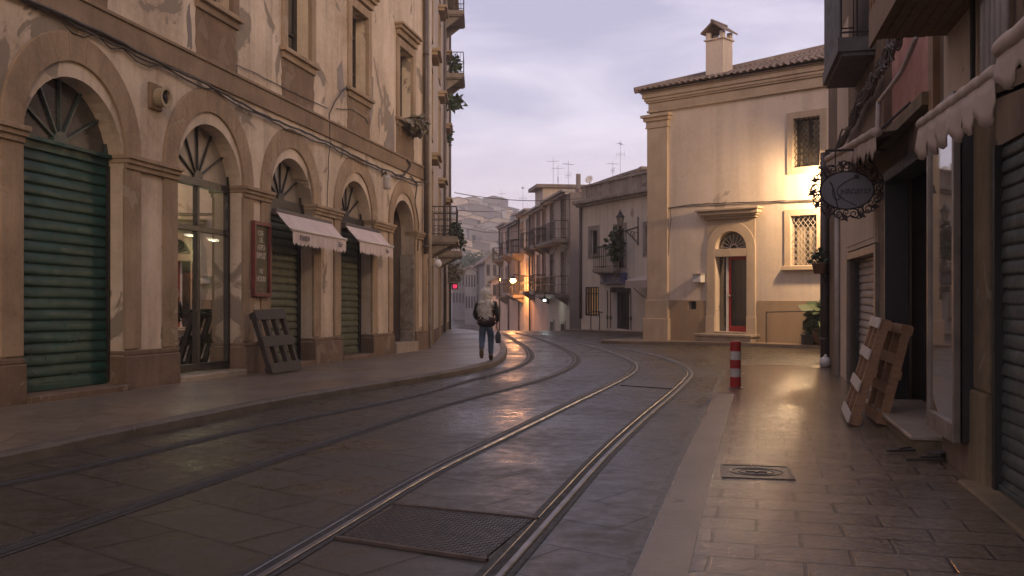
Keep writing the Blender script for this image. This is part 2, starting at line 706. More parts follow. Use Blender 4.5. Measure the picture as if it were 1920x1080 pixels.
mb.add([(x, y, hillz(x, y)) for y in ty for x in tx],
       [(j * len(tx) + i, j * len(tx) + i + 1, (j + 1) * len(tx) + i + 1, (j + 1) * len(tx) + i) for j in range(len(ty) - 1) for i in range(len(tx) - 1)])
M_HILL = simple('hill_scrub', (.035, .04, .024), (.07, .06, .04), .06, .95)
struct('hill', mb, M_HILL, smooth=True)

# ------------------------------------------------------------------ wall frames
WL = Wall(P(50, 755, 12.73), (.2111, 1), 1, -.0179)
tL1 = WL.T(799)
aB = WL.pt(tL1, 0)
WB = Wall(aB, (-.033, 1), 1, -.012)
WR = Wall((6.78, 20.57, 0), (-.228, -1), 1, 0)
aF = G(1219, 636, .1)
WF = Wall(aF, (1.09, -1), 1, 0)
aW = P(1090, 620, 47)
WW = Wall(aW, (.415, -1), 1, 0)
WD = Wall((3.12, 52.0, -3.2), (-.144, 1), -1, 0)

# ------------------------------------------------------------------ pavements
kpx = [(-900, 1035), (-400, 935), (0, 855), (120, 829), (240, 803), (360, 780), (480, 756), (600, 735), (700, 719), (800, 704), (870, 692), (920, 681),
       (942, 671), (950, 661), (951, 651), (944, 640), (934, 631), (922, 625.5)]
kl = [G(x, y, .11) for x, y in kpx]
# densify
def dens(pts, step):
    out = [pts[0]]
    for a, b in zip(pts, pts[1:]):
        n = max(1, int((b - a).length / step))
        for i in range(1, n + 1):
            out.append(a.lerp(b, i / n))
    return out


def smooth_line(pts, it=2):
    for _ in range(it):
        out = [pts[0]]
        for a, b in zip(pts, pts[1:]):
            out += [a.lerp(b, .25), a.lerp(b, .75)]
        out.append(pts[-1])
        pts = out
    return pts


kl = dens(smooth_line(kl), .45)
end = kl[-1]
for i in range(1, 9):                      # on round the bend and down the far street
    kl.append(Vector((end.x - .33 * i * 1.0, end.y + i * 1.9, 0)))
for p in kl:
    p.z = gz(p.x, p.y) + .11


def left_face(y):
    if y < aB.y:
        return WL.O.x + WL.d.x / WL.d.y * (y - WL.O.y), WL.O.z + WL.k * (y - WL.O.y) / WL.d.y
    return WB.O.x + WB.d.x / WB.d.y * (y - WB.O.y), WB.O.z + WB.k * (y - WB.O.y)


NST = 7
vs, fs = [], []
rows = []
for i, p in enumerate(kl):
    # match each kerb point with a wall point advancing along the street
    yw = p.y if p.y < 15 else 15 + (p.y - 15) * 1.0
    frac = i / (len(kl) - 1)
    wx, wz = left_face(yw)
    wz = max(wz, gz(wx, yw) + .05)
    q = Vector((wx - .25, yw, wz))
    d = (q - p)
    rows.append([p + d.normalized() * .17 + d * (1 - .17 / max(d.length, .3)) * (k / NST) for k in range(NST + 1)])
# keep the rows from folding back at the rounded corner
mb = MB()
ymax = -99
keep = []
for i, r in enumerate(rows):
    keep.append(r)
for r in keep:
    pass
b_ = [v for r in keep for v in r]
mb.add(b_, [(i * (NST + 1) + k, i * (NST + 1) + k + 1, (i + 1) * (NST + 1) + k + 1, (i + 1) * (NST + 1) + k) for i in range(len(keep) - 1) for k in range(NST)])
struct('pavement', mb, M_PAVE_L, smooth=True)


def kerb(name, line, w, h, mat, side, jit=.0):
    mb = MB()
    vs = []
    n = len(line)
    for i, p in enumerate(line):
        d = (line[min(i + 1, n - 1)] - line[max(i - 1, 0)])
        d.z = 0
        d.normalize()
        nn = Vector((d.y, -d.x, 0)) * side        # to the road
        j = random.uniform(-jit, jit)
        z = Vector((0, 0, 1))
        vs += [p - nn * w + z * .004, p + nn * (j - .02) + z * .004, p + nn * j - z * .02, p + nn * (j + .01) - z * (h + .1)]
    mb.add(vs, [(i * 4 + k, i * 4 + k + 1, i * 4 + 4 + k + 1, i * 4 + 4 + k) for i in range(n - 1) for k in range(3)])
    return struct(name, mb, mat)


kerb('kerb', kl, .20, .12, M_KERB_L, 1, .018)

# right pavement: straight edge, then the rounded corner and the end against the side street
RZ = .05
k2px = [(1090, 1300), (1186, 1075), (1235, 960), (1286, 846), (1330, 758), (1352, 715), (1362, 698), (1372, 690), (1392, 686.5), (1440, 685), (1500, 685.5), (1550, 688), (1590, 692)]
kr = [G(x, y, RZ) for x, y in k2px]
kr[0] = kr[1] + (kr[1] - kr[2]).normalized() * 3
kr = [kr[0] + (kr[0] - kr[1]).normalized() * 9] + kr
kr = dens(smooth_line(kr, 2), .5)
for p in kr:
    p.z = gz(p.x, p.y) + RZ
ix = min(range(len(kr)), key=lambda i: (kr[i] - G(1380, 688, RZ)).length)
mb = MB()
vs = []
poly = [(p.x, p.y) for p in kr]
far = WR.pt(-.0, 0, -1.0)
near = WR.pt(38, 0, -1.0)
poly += [(far.x, far.y + .2), (near.x, near.y)]
tri = tessellate_polygon([[Vector((a, b, 0)) for a, b in poly]])
mb.add([(a, b, RZ - .0) for a, b in poly], [tuple(t_) for t_ in tri])
struct('pavement_right', mb, M_PAVE_R)
kerb('kerb_right', kr, .30, .05, M_KERB, -1, .012)
# dark seam between kerbstones and tiles, and the asphalt gutter along the stones
def ribbon(name, line, o0, o1, dz, mat, parent=None, side=1, as_struct=True):
    n = len(line)
    mb = MB()
    vs = []
    for i, p in enumerate(line):
        d = (line[min(i + 1, n - 1)] - line[max(i - 1, 0)])
        d.z = 0
        d.normalize()
        nn = Vector((d.y, -d.x, 0)) * side
        for o in (o0, o1):
            q = p + nn * o
            vs.append(Vector((q.x, q.y, dz + (gz(q.x, q.y) if dz < 1 else 0))))
    mb.add(vs, [(i * 2, i * 2 + 1, i * 2 + 3, i * 2 + 2) for i in range(n - 1)])
    if as_struct:
        return struct(name, mb, mat, smooth=True)
    return mb


ribbon('gutter', kr, .008, .08, .006, simple('gutter_dirt', (.055, .043, .03), (.03, .023, .016), 7, .5, 0, .6), side=-1)

# narrow pavement in front of the house with the red door
fp = []
p0 = G(1170, 631, .1)
ft = [WF.pt(-1.6, 0, .5), WF.pt(-1.2, 0, 1.15), WF.pt(-.2, 0, 1.35), WF.pt(2, 0, 1.1), WF.pt(4.5, 0, .95), WF.pt(8, 0, .85), WF.pt(14, 0, .8)]
fline = []
for p in dens(ft, .5):
    p.z = gz(p.x, p.y) + .1
    fline.append(p)
mb = MB()
vs = []
for p in fline:
    q = p - WF.n * 2.2
    vs += [Vector((p.x, p.y, p.z - .2)), p, Vector((q.x, q.y, p.z))]
mb.add(vs, [(i * 3 + k, i * 3 + k + 1, i * 3 + 4 + k, i * 3 + 3 + k) for i in range(len(fline) - 1) for k in range(2)])
struct('pavement_house', mb, M_KERB)
# pavement before the white house
mb = MB()
vs = []
for i in range(12):
    t = -.5 + i * 1.0
    p = WW.pt(t, 0, .7)
    q = WW.pt(t, 0, -.5)
    z = gz(p.x, p.y) + .1
    vs += [Vector((p.x, p.y, z - .3)), Vector((p.x, p.y, z)), Vector((q.x, q.y, z))]
mb.add(vs, [(i * 3 + k, i * 3 + k + 1, i * 3 + 4 + k, i * 3 + 3 + k) for i in range(11) for k in range(2)])
struct('pavement_far', mb, M_KERB)

# ------------------------------------------------------------------ tram rails
RAILS = [
    ([(-700, 1010), (-300, 958), (0, 913), (355, 830), (480, 801), (699, 760), (800, 737), (874, 715), (939, 699), (975, 687), (992, 676), (996, 667), (989, 654), (974, 644), (960, 636), (950, 629), (944, 625)],
     'shiny tram rail nearest the left kerb, curling round the person', -1),
    ([(-900, 1330), (-400, 1170), (0, 1035), (240, 954), (480, 873), (640, 820), (786, 773), (900, 742), (970, 725), (1030, 708), (1066, 692), (1081, 680), (1082, 671), (1068, 660), (1034, 644), (1003, 633), (978, 627), (966, 624)],
     'tram rail second from the left kerb, bending left at the bottom of the street', -1),
    ([(300, 1190), (489, 1075), (640, 985), (795, 891), (917, 832), (1040, 772), (1130, 729), (1170, 709), (1188, 697), (1193, 688), (1189, 680), (1170, 670), (1135, 657), (1090, 646), (1045, 637), (1010, 630), (990, 626)],
     'tram rail along the left edge of the chequered iron plate', 1),
    ([(700, 1330), (931, 1075), (1030, 965), (1127, 856), (1205, 784), (1259, 740), (1287, 713), (1296, 702), (1290, 692), (1270, 680), (1235, 668), (1190, 658), (1130, 648), (1080, 640), (1040, 633), (1015, 628)],
     'bright wide tram rail along the right edge of the chequered iron plate', 1),
]
RL = []
for px, lab, sd in RAILS:
    line = [G(x, y) for x, y in px]
    line = dens(smooth_line(line, 2), .6)
    RL.append(line)
    c = line[len(line) // 3]
    r = thing('tram_rail', lab, 'tram rail', (c.x, c.y, gz(c.x, c.y)), 'tram rails set in the paving')
    e = ribbon('b', line, -.11, .11, .005, M_ASPH, as_struct=False).build('asphalt_bed', M_ASPH, r)
    g_ = ribbon('g', line, -.06 * 1, .064, .0085, M_GROOVE, as_struct=False).build('groove', M_GROOVE, r)
    # head with a rounded crown
    n = len(line)
    for (a, b_, hgt, nm) in ((.012, .058, .014, 'rail_head'), (-.058, -.046, .011, 'guard_lip'))[:1 if sd < 0 else 2]:
        mb = MB()
        vs = []
        for i, p in enumerate(line):
            d = (line[min(i + 1, n - 1)] - line[max(i - 1, 0)])
            d.z = 0
            d.normalize()
            nn = Vector((d.y, -d.x, 0)) * sd
            for o, z in ((a, .008), (a + .006, hgt), (b_ - .006, hgt + .001), (b_, .008)):
                q = p + nn * o
                vs.append(Vector((q.x, q.y, gz(q.x, q.y) + z)))
        mb.add(vs, [(i * 4 + k, i * 4 + k + 1, i * 4 + 5 + k, i * 4 + 4 + k) for i in range(n - 1) for k in range(3)])
        mb.build(nm, M_STEEL_D if sd < 0 else M_STEEL, r, smooth=False)


# chequered iron plate between the rails, far smaller plate, stone strips
def quad_on_ground(px, dz=.0):
    return [G(x, y) + Vector((0, 0, dz)) for x, y in px]


M_PLATE = simple('plate_iron', (.055, .047, .042), (.085, .066, .052), 5, .45, .6, .2)
A, B_, C_, D_ = quad_on_ground([(636, 1012), (905, 1052), (1000, 975), (745, 949)], .012)
r = thing('cover_plate', 'large chequered iron plate set between two rails in the foreground', 'cover plate', tuple((A + C_) / 2))
mb = MB()
mb.add([A, B_, C_, D_, A - Vector((0, 0, .05)), B_ - Vector((0, 0, .05)), C_ - Vector((0, 0, .05)), D_ - Vector((0, 0, .05))],
       [(0, 1, 2, 3), (0, 4, 5, 1), (1, 5, 6, 2), (2, 6, 7, 3), (3, 7, 4, 0)])
mb.build('plate', M_PLATE, r)
mb = MB()
NU, NV = 34, 26
for i in range(NU):
    for j in range(NV):
        u, v = (i + .5) / NU, (j + .5) / NV
        c = (A * (1 - u) + B_ * u) * (1 - v) + (D_ * (1 - u) + C_ * u) * v
        e1 = (B_ - A).normalized()
        e2 = (D_ - A).normalized()
        sgn = 1 if (i + j) % 2 else -1
        ax = (e1 + e2 * sgn).normalized() * .021
        ay = (e1 - e2 * sgn).normalized() * .007
        z = Vector((0, 0, 1))
        mb.add([c - ax, c + ay, c + ax, c - ay, c + z * .005 - ax * .4, c + z * .005 + ax * .4],
               [(0, 1, 5, 4), (1, 2, 5), (2, 3, 4, 5), (3, 0, 4)])
mb.build('raised_studs', M_PLATE, r)
mb = MB()
for a, b in ((D_, C_), (A, B_)):
    mb.bar(a + (b - a) * -.03, b + (b - a) * .03, .035, .02)
mb.build('rim', simple('rust_rim', (.10, .06, .035), (.05, .035, .025), 9, .7), r)

q = quad_on_ground([(1163, 723), (1262, 730), (1270, 718), (1186, 713)], .013)
mb = MB()
mb.add(q + [p - Vector((0, 0, .05)) for p in q], [(0, 1, 2, 3), (0, 4, 5, 1), (1, 5, 6, 2), (2, 6, 7, 3), (3, 7, 4, 0)])
tag(mb.build('cover_plate', M_PLATE), 'small dark iron plate between rails where they start to bend', 'cover plate')

# inspection cover in the right pavement
q = [G(x, y, RZ) for x, y in [(1360, 893), (1474, 897), (1476, 881), (1364, 872)]]
cc = sum(q, Vector()) / 4
e1 = (q[1] - q[0]).normalized()
e2 = Vector((-e1.y, e1.x, 0))
r = thing('inspection_cover', 'rectangular iron cover with a cast oval emblem in the tiled pavement', 'cover', tuple(cc))
M_COV = simple('cover_iron', (.085, .064, .046), (.05, .038, .028), 9, .4, .3, .4)
mb = MB()
L1, L2 = .58, .60
mb.obox(cc + Vector((0, 0, -.01)), e1, e2, (0, 0, 1), L1, L2, .026)
mb.build('lid', M_COV, r)
mb = MB()
for s_ in (-1, 1):
    mb.obox(cc + e1 * s_ * L1 / 2 + Vector((0, 0, -.004)), e1, e2, (0, 0, 1), .02, L2 + .02, .026)
    mb.obox(cc + e2 * s_ * L2 / 2 + Vector((0, 0, -.004)), e1, e2, (0, 0, 1), L1 - .02, .02, .026)
mb.build('cover_rim', M_COV, r)
mb = MB()
for rr in (.22, .15):
    pts = [cc + e1 * cos(2 * pi * i / 28) * rr + e2 * sin(2 * pi * i / 28) * rr * .8 + Vector((0, 0, .004)) for i in range(28)]
    mb.tube(pts, .005, 5, closed=True)
mb.bar(cc - e1 * .09 + Vector((0, 0, .006)), cc + e1 * .09 + Vector((0, 0, .006)), .03, .012)
mb.bar(cc - e2 * .05 + Vector((0, 0, .006)), cc + e2 * .05 + Vector((0, 0, .006)), .03, .012)
mb.build('emblem', M_COV, r)

# ================================================================== LEFT: the arcaded building
bl = thing('arcaded_building', 'long peach plaster building with brown stone arches and shop shutters', 'building', tuple(WL.pt(2, 0)))
IMP = 3.42
arch_px = [(40, 232), (330, 454), (505, 586), (637, 696), (735, 777)]
ARC = []
for a, b in arch_px:
    t0, t1 = WL.loc(a, 300)[0], WL.loc(b, 300)[0]
    ARC.append(((t0 + t1) / 2, (t1 - t0) / 2))
sp = ARC[1][0] - ARC[0][0]
ARC0 = [(ARC[0][0] - sp, 1.05)]

TEND = tL1
HTOP = 12.5
holes = [archp(tc, r, -.4, IMP, 20) for tc, r in ARC0 + ARC]
holes = [[(p[0], p[1]) for p in h] for h in holes]
win_t = []
for a, b in ((378, 433), (536, 581), (657, 688), (747, 772)):
    win_t.append((WL.loc(a, 300)[0], WL.loc(b, 300)[0]))
w0 = ARC[0][0]
win_t = [(ARC0[0][0] - .5, ARC0[0][0] + .5), (w0 - .5, w0 + .5)] + win_t
for t0, t1 in win_t:
    holes.append(rect(t0, t1, 6.8, 8.87))
outer = rect(-6.5, TEND, -.9, HTOP)
# wall bottom edge must stay outside the door holes
holes = [[(x, max(y, -.35)) for x, y in h] for h in holes]
mb = MB()
mb.prism(WL, outer, -.42, 0, holes)
mb.build('wall', M_PLAS_L, bl)
# upper body of the building behind the facade
mb = MB()
mb.wbox(WL, -6.5, TEND, 4.9, HTOP - .02, -7, -.9)
mb.wbox(WL, TEND - .3, TEND, -.9, 4.9, -7, -.43)
mb.wbox(WL, -6.5, -6.2, -.9, 4.9, -7, -.43)
mb.build('back_wall', M_PLAS_L, bl)

# stone dressing
M_JOINT = simple('mortar_dark', (.13, .09, .055), (.2, .145, .09), 5, .9)
for k, (tc, r) in enumerate(ARC0 + ARC):
    w = .41 if k < 5 else .34
    mb = MB()
    mb.prism(WL, ringp(tc, r - .002, r + w, IMP + .22), -.02, .045)
    av = mb.build('archivolt', M_STONE_L, bl, bevel=.012)
    mb = MB()
    nj = 11 if k < 5 else 9
    for i in range(1, nj):
        a = pi * i / nj + random.uniform(-.02, .02)
        b0_, b1_ = r + .02, r + w - random.uniform(.015, .06)
        ca, sa = cos(a), sin(a)
        e = .0035
        mb.prism(WL, [(tc + ca * b0_ + sa * e, IMP + .22 + sa * b0_ - ca * e), (tc + ca * b1_ + sa * e, IMP + .22 + sa * b1_ - ca * e),
                      (tc + ca * b1_ - sa * e, IMP + .22 + sa * b1_ + ca * e), (tc + ca * b0_ - sa * e, IMP + .22 + sa * b0_ + ca * e)], .03, .0462)
    mb.build('mortar_joint', M_JOINT, av)
    for s in (-1, 1):
        mb = MB()
        a, b = sorted((tc + s * (r - .003), tc + s * (r + w)))
        mb.wbox(WL, a, b, .62, IMP, -.02, .04)
        jo = mb.build('jamb', M_STONE_L, bl, bevel=.012)
allarc = ARC0 + ARC
edges = [-6.5] + [v for tc, r in allarc for v in (tc - r, tc + r)] + [TEND]
for i in range(0, len(edges), 2):
    a, b = edges[i], edges[i + 1]
    if b - a < .1:
        continue
    mb = MB()
    mb.prism(WL, rect(a - .0, b + .0, IMP - .0, IMP + .08), -.3, .07)
    mb.prism(WL, rect(a - .02, b + .02, IMP + .08, IMP + .15), -.3, .105)
    mb.prism(WL, rect(a - .035, b + .035, IMP + .15, IMP + .22), -.3, .14)
    mb.build('impost', M_STONE_L, bl, bevel=.01)
    mb = MB()
    if b > TEND - .01:
        b = TEND
    # rough plinth block
    n = 10
    mb.wbox(WL, a - .012, b + .012, -.9, .52, -.3, .085)
    mb.prism(WL, rect(a - .006, b + .006, .52, .60), -.3, .06)
    mb.build('plinth', M_PLINTH, bl, bevel=.02)
mb = MB()
mb.wbox(WL, -6.5, TEND + .02, 5.30, 5.66, -.1, .055)
mb.wbox(WL, -6.5, TEND + .02, 5.66, 5.72, -.1, .085)
mb.build('string_course', M_BAND, bl, bevel=.012)
mb = MB()
mb.wbox(WL, TEND - .42, TEND + .01, .6, IMP, -.1, .05)
mb.wbox(WL, TEND - .36, TEND + .01, 5.73, HTOP, -.1, .05)
mb.build('quoin', M_STONE_L, bl, bevel=.01)

# ---- windows of the upper floor
for k, (t0, t1) in enumerate(win_t):
    w = MB()
    s = .23
    w.prism(WL, rect(t0 - s, t1 + s, 6.56, 9.1), -.05, .06, [rect(t0 + .001, t1 - .001, 6.8, 8.87)])
    wo_ = w.build('window_surround', M_STONE_L if k > 2 else M_BAND, bl, bevel=.012)
    g = MB()
    g.wbox(WL, t0 - .3, t1 + .3, 6.70, 6.79, -.3, .13)
    g.build('sill', M_STONE_L, wo_, bevel=.01)
    if k >= 3:
        g = MB()
        g.wbox(WL, t0 - .22, t1 + .22, 9.14, 9.3, -.05, .12)
        g.wbox(WL, t0 - .3, t1 + .3, 9.3, 9.4, -.05, .2)
        g.wbox(WL, t0 - .34, t1 + .34, 9.4, 9.47, -.05, .26)
        g.build('hood', M_STONE_L, wo_, bevel=.01)
    # bare stone panel under the sill, where the render has fallen away
    a = MB()
    po = []
    for i in range(9):
        po.append((t0 - .2 + random.uniform(-.03, .03), 5.73 + .84 * i / 8))
    for i in range(9):
        po.append((t1 + .2 + random.uniform(-.04, .04), 6.57 - .84 * i / 8))
    a.prism(WL, po, -.05, .014)
    a.build('apron', M_APRON, wo_)
    p = MB()
    p.wbox(WL, t0 - .05, t1 + .05, 6.79, 8.9, -.44, -.36)
    po_ = p.build('window', M_WINGLASS, bl)
    f = MB()
    tm = (t0 + t1) / 2
    for a0, a1 in ((t0, t0 + .07), (tm - .05, tm + .05), (t1 - .07, t1)):
        f.wbox(WL, a0, a1, 6.8, 8.87, -.37, -.31)
    for h in (6.8, 7.35, 8.3, 8.79):
        f.wbox(WL, t0 + .07, tm - .05, h, h + .08, -.365, -.315)
        f.wbox(WL, tm + .05, t1 - .07, h, h + .08, -.365, -.315)
    f.build('window_frame', M_WOODD, po_)

# grey patches of raw cement where the plaster has come off
M_PATCH = plaster('cement_patch', (.25, .21, .185), (.17, .14, .12), None, .6, 3, bmp=.6, streak=0)


def patch(W, pts, mat, parent, o=.006):
    c = (sum(p[0] for p in pts) / len(pts), sum(p[1] for p in pts) / len(pts))
    loop = []
    n = len(pts)
    for i in range(n):
        a, b = pts[i], pts[(i + 1) % n]
        for k in range(4):
            f = k / 4
            loop.append((a[0] + (b[0] - a[0]) * f + random.uniform(-.025, .025), a[1] + (b[1] - a[1]) * f + random.uniform(-.04, .04)))
    mb = MB()
    mb.prism(W, loop, -.02, o)
    return mb.build('bare_patch', mat, parent)


for px in ([(722, 262), (738, 205), (740, 285), (736, 290), (718, 276)],
           [(632, 130), (642, 112), (646, 180), (640, 195), (633, 165)],
           [(692, 150), (700, 145), (699, 210), (691, 245)],
           [(350, 20), (356, 0), (360, 90), (352, 90)]):
    patch(WL, [WL.loc(x, y) for x, y in px], M_PATCH, bl)


# ---- what fills the arches
def fanlight(W, tc, r, hs, o, parent, pane, nb=5, hub=.13, bar=.022, mat=None):
    mb = MB()
    mb.prism(W, arc(tc, r + .02, hs), o - .03, o)
    fo = mb.build('fanlight', pane, parent)
    mb = MB()
    for i in range(nb):
        a = pi * (i + 1) / (nb + 1)
        p, q = W.pt(tc + cos(a) * hub * .5, hs + sin(a) * hub * .5, o + .02), W.pt(tc + cos(a) * r, hs + sin(a) * r, o + .02)
        mb.bar(p, q, bar * 1.5, bar)
    mb.prism(W, ringp(tc, r - .05, r + .01, hs), o, o + .05)
    mb.prism(W, arc(tc, hub, hs, 0, pi, 10), o, o + .05)
    mb.build('glazing_bars', mat or M_FRAME, fo)
    return fo


def shutter(W, t0, t1, h0, h1, o, mat, parent, pitch=.115, depth=.03):
    mb = MB()
    n = int((h1 - h0) / pitch)
    pitch = (h1 - h0) / n
    prof = []
    for i in range(n):
        b = h0 + i * pitch
        prof += [(b, o), (b + pitch * .05, o + depth * .8), (b + pitch * .2, o + depth), (b + pitch * .6, o + depth * .8), (b + pitch * .85, o + depth * .4), (b + pitch * .97, o - .002)]
    prof.append((h1, o))
    vs = []
    seg = 14
    for j in range(seg + 1):
        t = t0 + (t1 - t0) * j / seg
        for i, (h, oo) in enumerate(prof):
            sg = .006 * sin(j * 1.3 + i * .07) + .004 * sin(j * .5 + i * .9) + (.012 * math.exp(-((j - 5) / 1.6) ** 2 - ((i - 34) / 9) ** 2))
            vs.append(W.pt(t, h, oo + sg))
    m = len(prof)
    mb.add(vs, [(j * m + i, (j + 1) * m + i, (j + 1) * m + i + 1, j * m + i + 1) for j in range(seg) for i in range(m - 1)])
    so = mb.build('roller_shutter', mat, parent, smooth=True)
    for a, b in ((t0 - .06, t0 + .02), (t1 - .02, t1 + .06)):
        mb = MB()
        mb.wbox(W, a, b, h0, h1, o - .05, o + .07)
        mb.build('guide_rail', M_FRAME, so)
    mb = MB()
    mb.wbox(W, t0, t1, h0 - .03, h0 + .06, o - .02, o + .045)
    mb.build('bottom_bar', mat, so, bevel=.008)
    return so


def threshold(tc, r, parent, mat=M_MARBLE, o1=.1, hh=.1):
    mb = MB()
    mb.wbox(WL, tc - r + .002, tc + r - .002, -.8, hh, -.42, o1)
    mb.build('threshold', mat, parent, bevel=.02)


REC = -.30
for k, (tc, r) in enumerate(ARC0 + ARC[:1]):
    shutter(WL, tc - r + .03, tc + r - .03, .13, IMP + .03, REC, M_GREEN, bl, .155, .035)
    mb = MB()
    mb.wbox(WL, tc - r, tc + r, IMP + .03, IMP + .2, REC - .1, REC + .05)
    mb.wbox(WL, tc - r, tc + r, IMP + .14, IMP + .2, REC + .05, REC + .12)
    mb.build('transom', M_GREEN, bl, bevel=.01)
    fanlight(WL, tc, r, IMP + .2, REC, bl, M_FANPANE_D, 5, .17, .03, simple('bar_green%d' % k, (.03, .05, .04), (.02, .03, .025), 5, .5))
    threshold(tc, r, bl, M_PLINTH, .16, .09)
    if k == 1:
        mb = MB()
        for q in range(16):
            a, b = tc - r + random.uniform(.35, 1.5), random.uniform(.35, 1.35)
            pts = [(a, b)]
            for j in range(random.randint(2, 5)):
                pts.append((pts[-1][0] + random.uniform(-.05, .09), pts[-1][1] + random.uniform(-.07, .05)))
            mb.tube([WL.pt(x, y, REC + .036) for x, y in pts], .004, 4)
        so_ = mb.build('scratches', simple('scratch_pale', (.12, .15, .12), (.07, .1, .08), 12, .7), bl)
        so_['kind'] = 'stuff'

# arch 2: glazed shop front with a lit room behind
tc, r = ARC[1]
M_FR2 = M_FRAME
sf = MB()
o = REC
top = IMP - .02
sf.wbox(WL, tc - r, tc - r + .07, .12, IMP + .2, o - .04, o + .05)
sf.wbox(WL, tc + r - .09, tc + r, .12, IMP + .2, o - .04, o + .05)
sf.wbox(WL, tc - r + .07, tc + r - .09, IMP + .06, IMP + .2, o - .04, o + .07)
sf.wbox(WL, tc - r + .07, tc + r - .09, 2.66, 2.76, o - .035, o + .045)
sf.wbox(WL, tc - r + .07, tc + r - .09, .12, .26, o - .04, o + .05)
sf.wbox(WL, tc - .05, tc + .05, .26, 2.66, o - .035, o + .055)
sf.wbox(WL, tc - .04, tc + .04, 2.76, IMP + .06, o - .035, o + .05)
sfo = sf.build('shop_front', M_FR2, bl, bevel=.006)
gl = MB()
gl.add([WL.pt(tc - r, .2, o), WL.pt(tc + r, .2, o), WL.pt(tc + r, IMP + .1, o), WL.pt(tc - r, IMP + .1, o)], [(0, 1, 2, 3)])
gl.build('glass', M_GLASS, sfo)
hd = MB()
hd.tube([WL.pt(tc - .1, 1.2, o + .06), WL.pt(tc - .1, 1.5, o + .09), WL.pt(tc - .1, 1.8, o + .06)], .012)
hd.build('handle', M_PIPE, sfo)
fanlight(WL, tc, r, IMP + .2, REC, bl, M_FANPANE, 5, .15, .028)
threshold(tc, r, bl, M_MARBLE, .12, .1)
M_ROOM = simple('room_wall', (.34, .40, .17), (.28, .33, .14), 1.5, .9)
M_ROOMW = simple('room_panel', (.58, .54, .42), (.5, .46, .36), 1, .8)
rm = MB()
a, b = tc - 1.9, tc + 8.6
rm.wbox(WL, a, b, .0, 3.9, -3.6, -3.5)
rm.wbox(WL, a, a + .1, .0, 3.9, -3.5, -.43)
rm.wbox(WL, b - .1, b, .0, 3.9, -3.5, -.43)
rm.wbox(WL, a, b, 3.9, 4.0, -3.6, -.43)
rm.build('shop_room', M_ROOM, bl)
rm = MB()
rm.wbox(WL, a + .1, b - .1, .0, .1, -3.5, -.43)
rm.wbox(WL, a + .1, b - .1, .1, 1.15, -3.5, -3.4)
rm.wbox(WL, tc - 1.2, tc - .1, .1, 1.0, -1.5, -.75)
rm.build('shop_floor', simple('shop_dark', (.05, .045, .035), (.03, .028, .02), 3, .5), bl)
rm = MB()
rm.wbox(WL, WL.T(397, -3.4), WL.T(432, -3.4), 1.45, 2.3, -3.5, -3.42)
rm.wbox(WL, WL.T(345, -3.2), WL.T(372, -3.2), 1.2, 2.9, -3.2, -3.12)
rm.build('shop_panel', M_ROOMW, bl)
M_TUBE = emit('strip_light', (1.0, .93, .78), 2.2)
for (px, py, oo) in ((357, 441, -2.4), (400, 450, -2.4)):
    t_, h_ = WL.loc(px, py, oo)
    r_ = thing('strip_light', 'short bright ceiling lamp glowing inside the glazed shop, %s' % ('behind the first tall pane' if px < 380 else 'behind the pane beside the menu board'), 'lamp', tuple(WL.pt(t_, h_, oo)))
    mb = MB()
    mb.wbox(WL, t_ - .17, t_ + .17, h_ - .02, h_ + .02, oo - .05, oo + .05)
    mb.build('tube', M_TUBE, r_)
    mb = MB()
    mb.wbox(WL, t_ - .2, t_ + .2, h_ + .02, h_ + .06, oo - .07, oo + .07)
    mb.tube([WL.pt(t_, h_ + .05, oo), WL.pt(t_, 3.9, oo)], .012)
    mb.build('housing', M_WHITE, r_)
    ld = bpy.data.lights.new('strip_light', 'POINT')
    ld.energy = 24
    ld.color = (1, .95, .58)
    ld.shadow_soft_size = .12
    lo_ = bpy.data.objects.new('strip_glow', ld)
    lo_.location = WL.pt(t_, h_ - .1, oo) - r_.location
    lo_.parent = r_
    COL.objects.link(lo_)


def mannequin(t, o, mat, lab, skirt=True):
    r_ = thing('dress_form', lab, 'dress form', tuple(WL.pt(t, .1, o)))
    mb = MB()
    mb.lathe(WL.pt(t, .1, o), [(.30, .12), (.26, .3), (.2, .6), (.14, .9), (.10, 1.02), (.13, 1.12), (.17, 1.3), (.16, 1.42), (.06, 1.5), (.045, 1.6), (.03, 1.62)], 20)
    for v in mb.v:
        pass
    mb.build('dress', mat, r_, smooth=True)
    mb = MB()
    mb.lathe(WL.pt(t, .1, o), [(.2, 0), (.19, .02), (.02, .04), (.02, .2)], 14)
    mb.build('stand', M_IRON, r_)


t_, _h = WL.loc(406, 640, -.9)
mannequin(t_, -.95, simple('cream_cloth', (.45, .38, .28), (.3, .24, .17), 12, .9), 'cream draped dress form standing behind the shop glass')
t_, _h = WL.loc(357, 560, -3.0)
r_ = thing('hanging_garment', 'rust red and white garment hanging inside the glazed shop', 'garment', tuple(WL.pt(t_, 1.3, -3.0)))
mb = MB()
mb.lathe(WL.pt(t_, 1.25, -3.0), [(.26, 0), (.24, .3), (.19, .62), (.22, .8), (.06, .9)], 14)
mb.build('skirt', simple('rust_cloth', (.32, .10, .05), (.22, .06, .03), 8, .9), r_, smooth=True)
mb = MB()
mb.lathe(WL.pt(t_, 2.12, -3.0), [(.2, 0), (.24, .3), (.23, .45), (.05, .55)], 14)
mb.tube([WL.pt(t_, 2.65, -3), WL.pt(t_, 3.9, -3)], .01)
mb.build('blouse', simple('pale_cloth', (.5, .44, .34), (.4, .34, .26), 8, .9), r_, smooth=True)
t_, _h = WL.loc(425, 600, -1.6)
r_ = thing('potted_plant', 'leafy houseplant behind the shop glass beside the dress form', 'plant', tuple(WL.pt(t_, .1, -1.7)))
mb = MB()
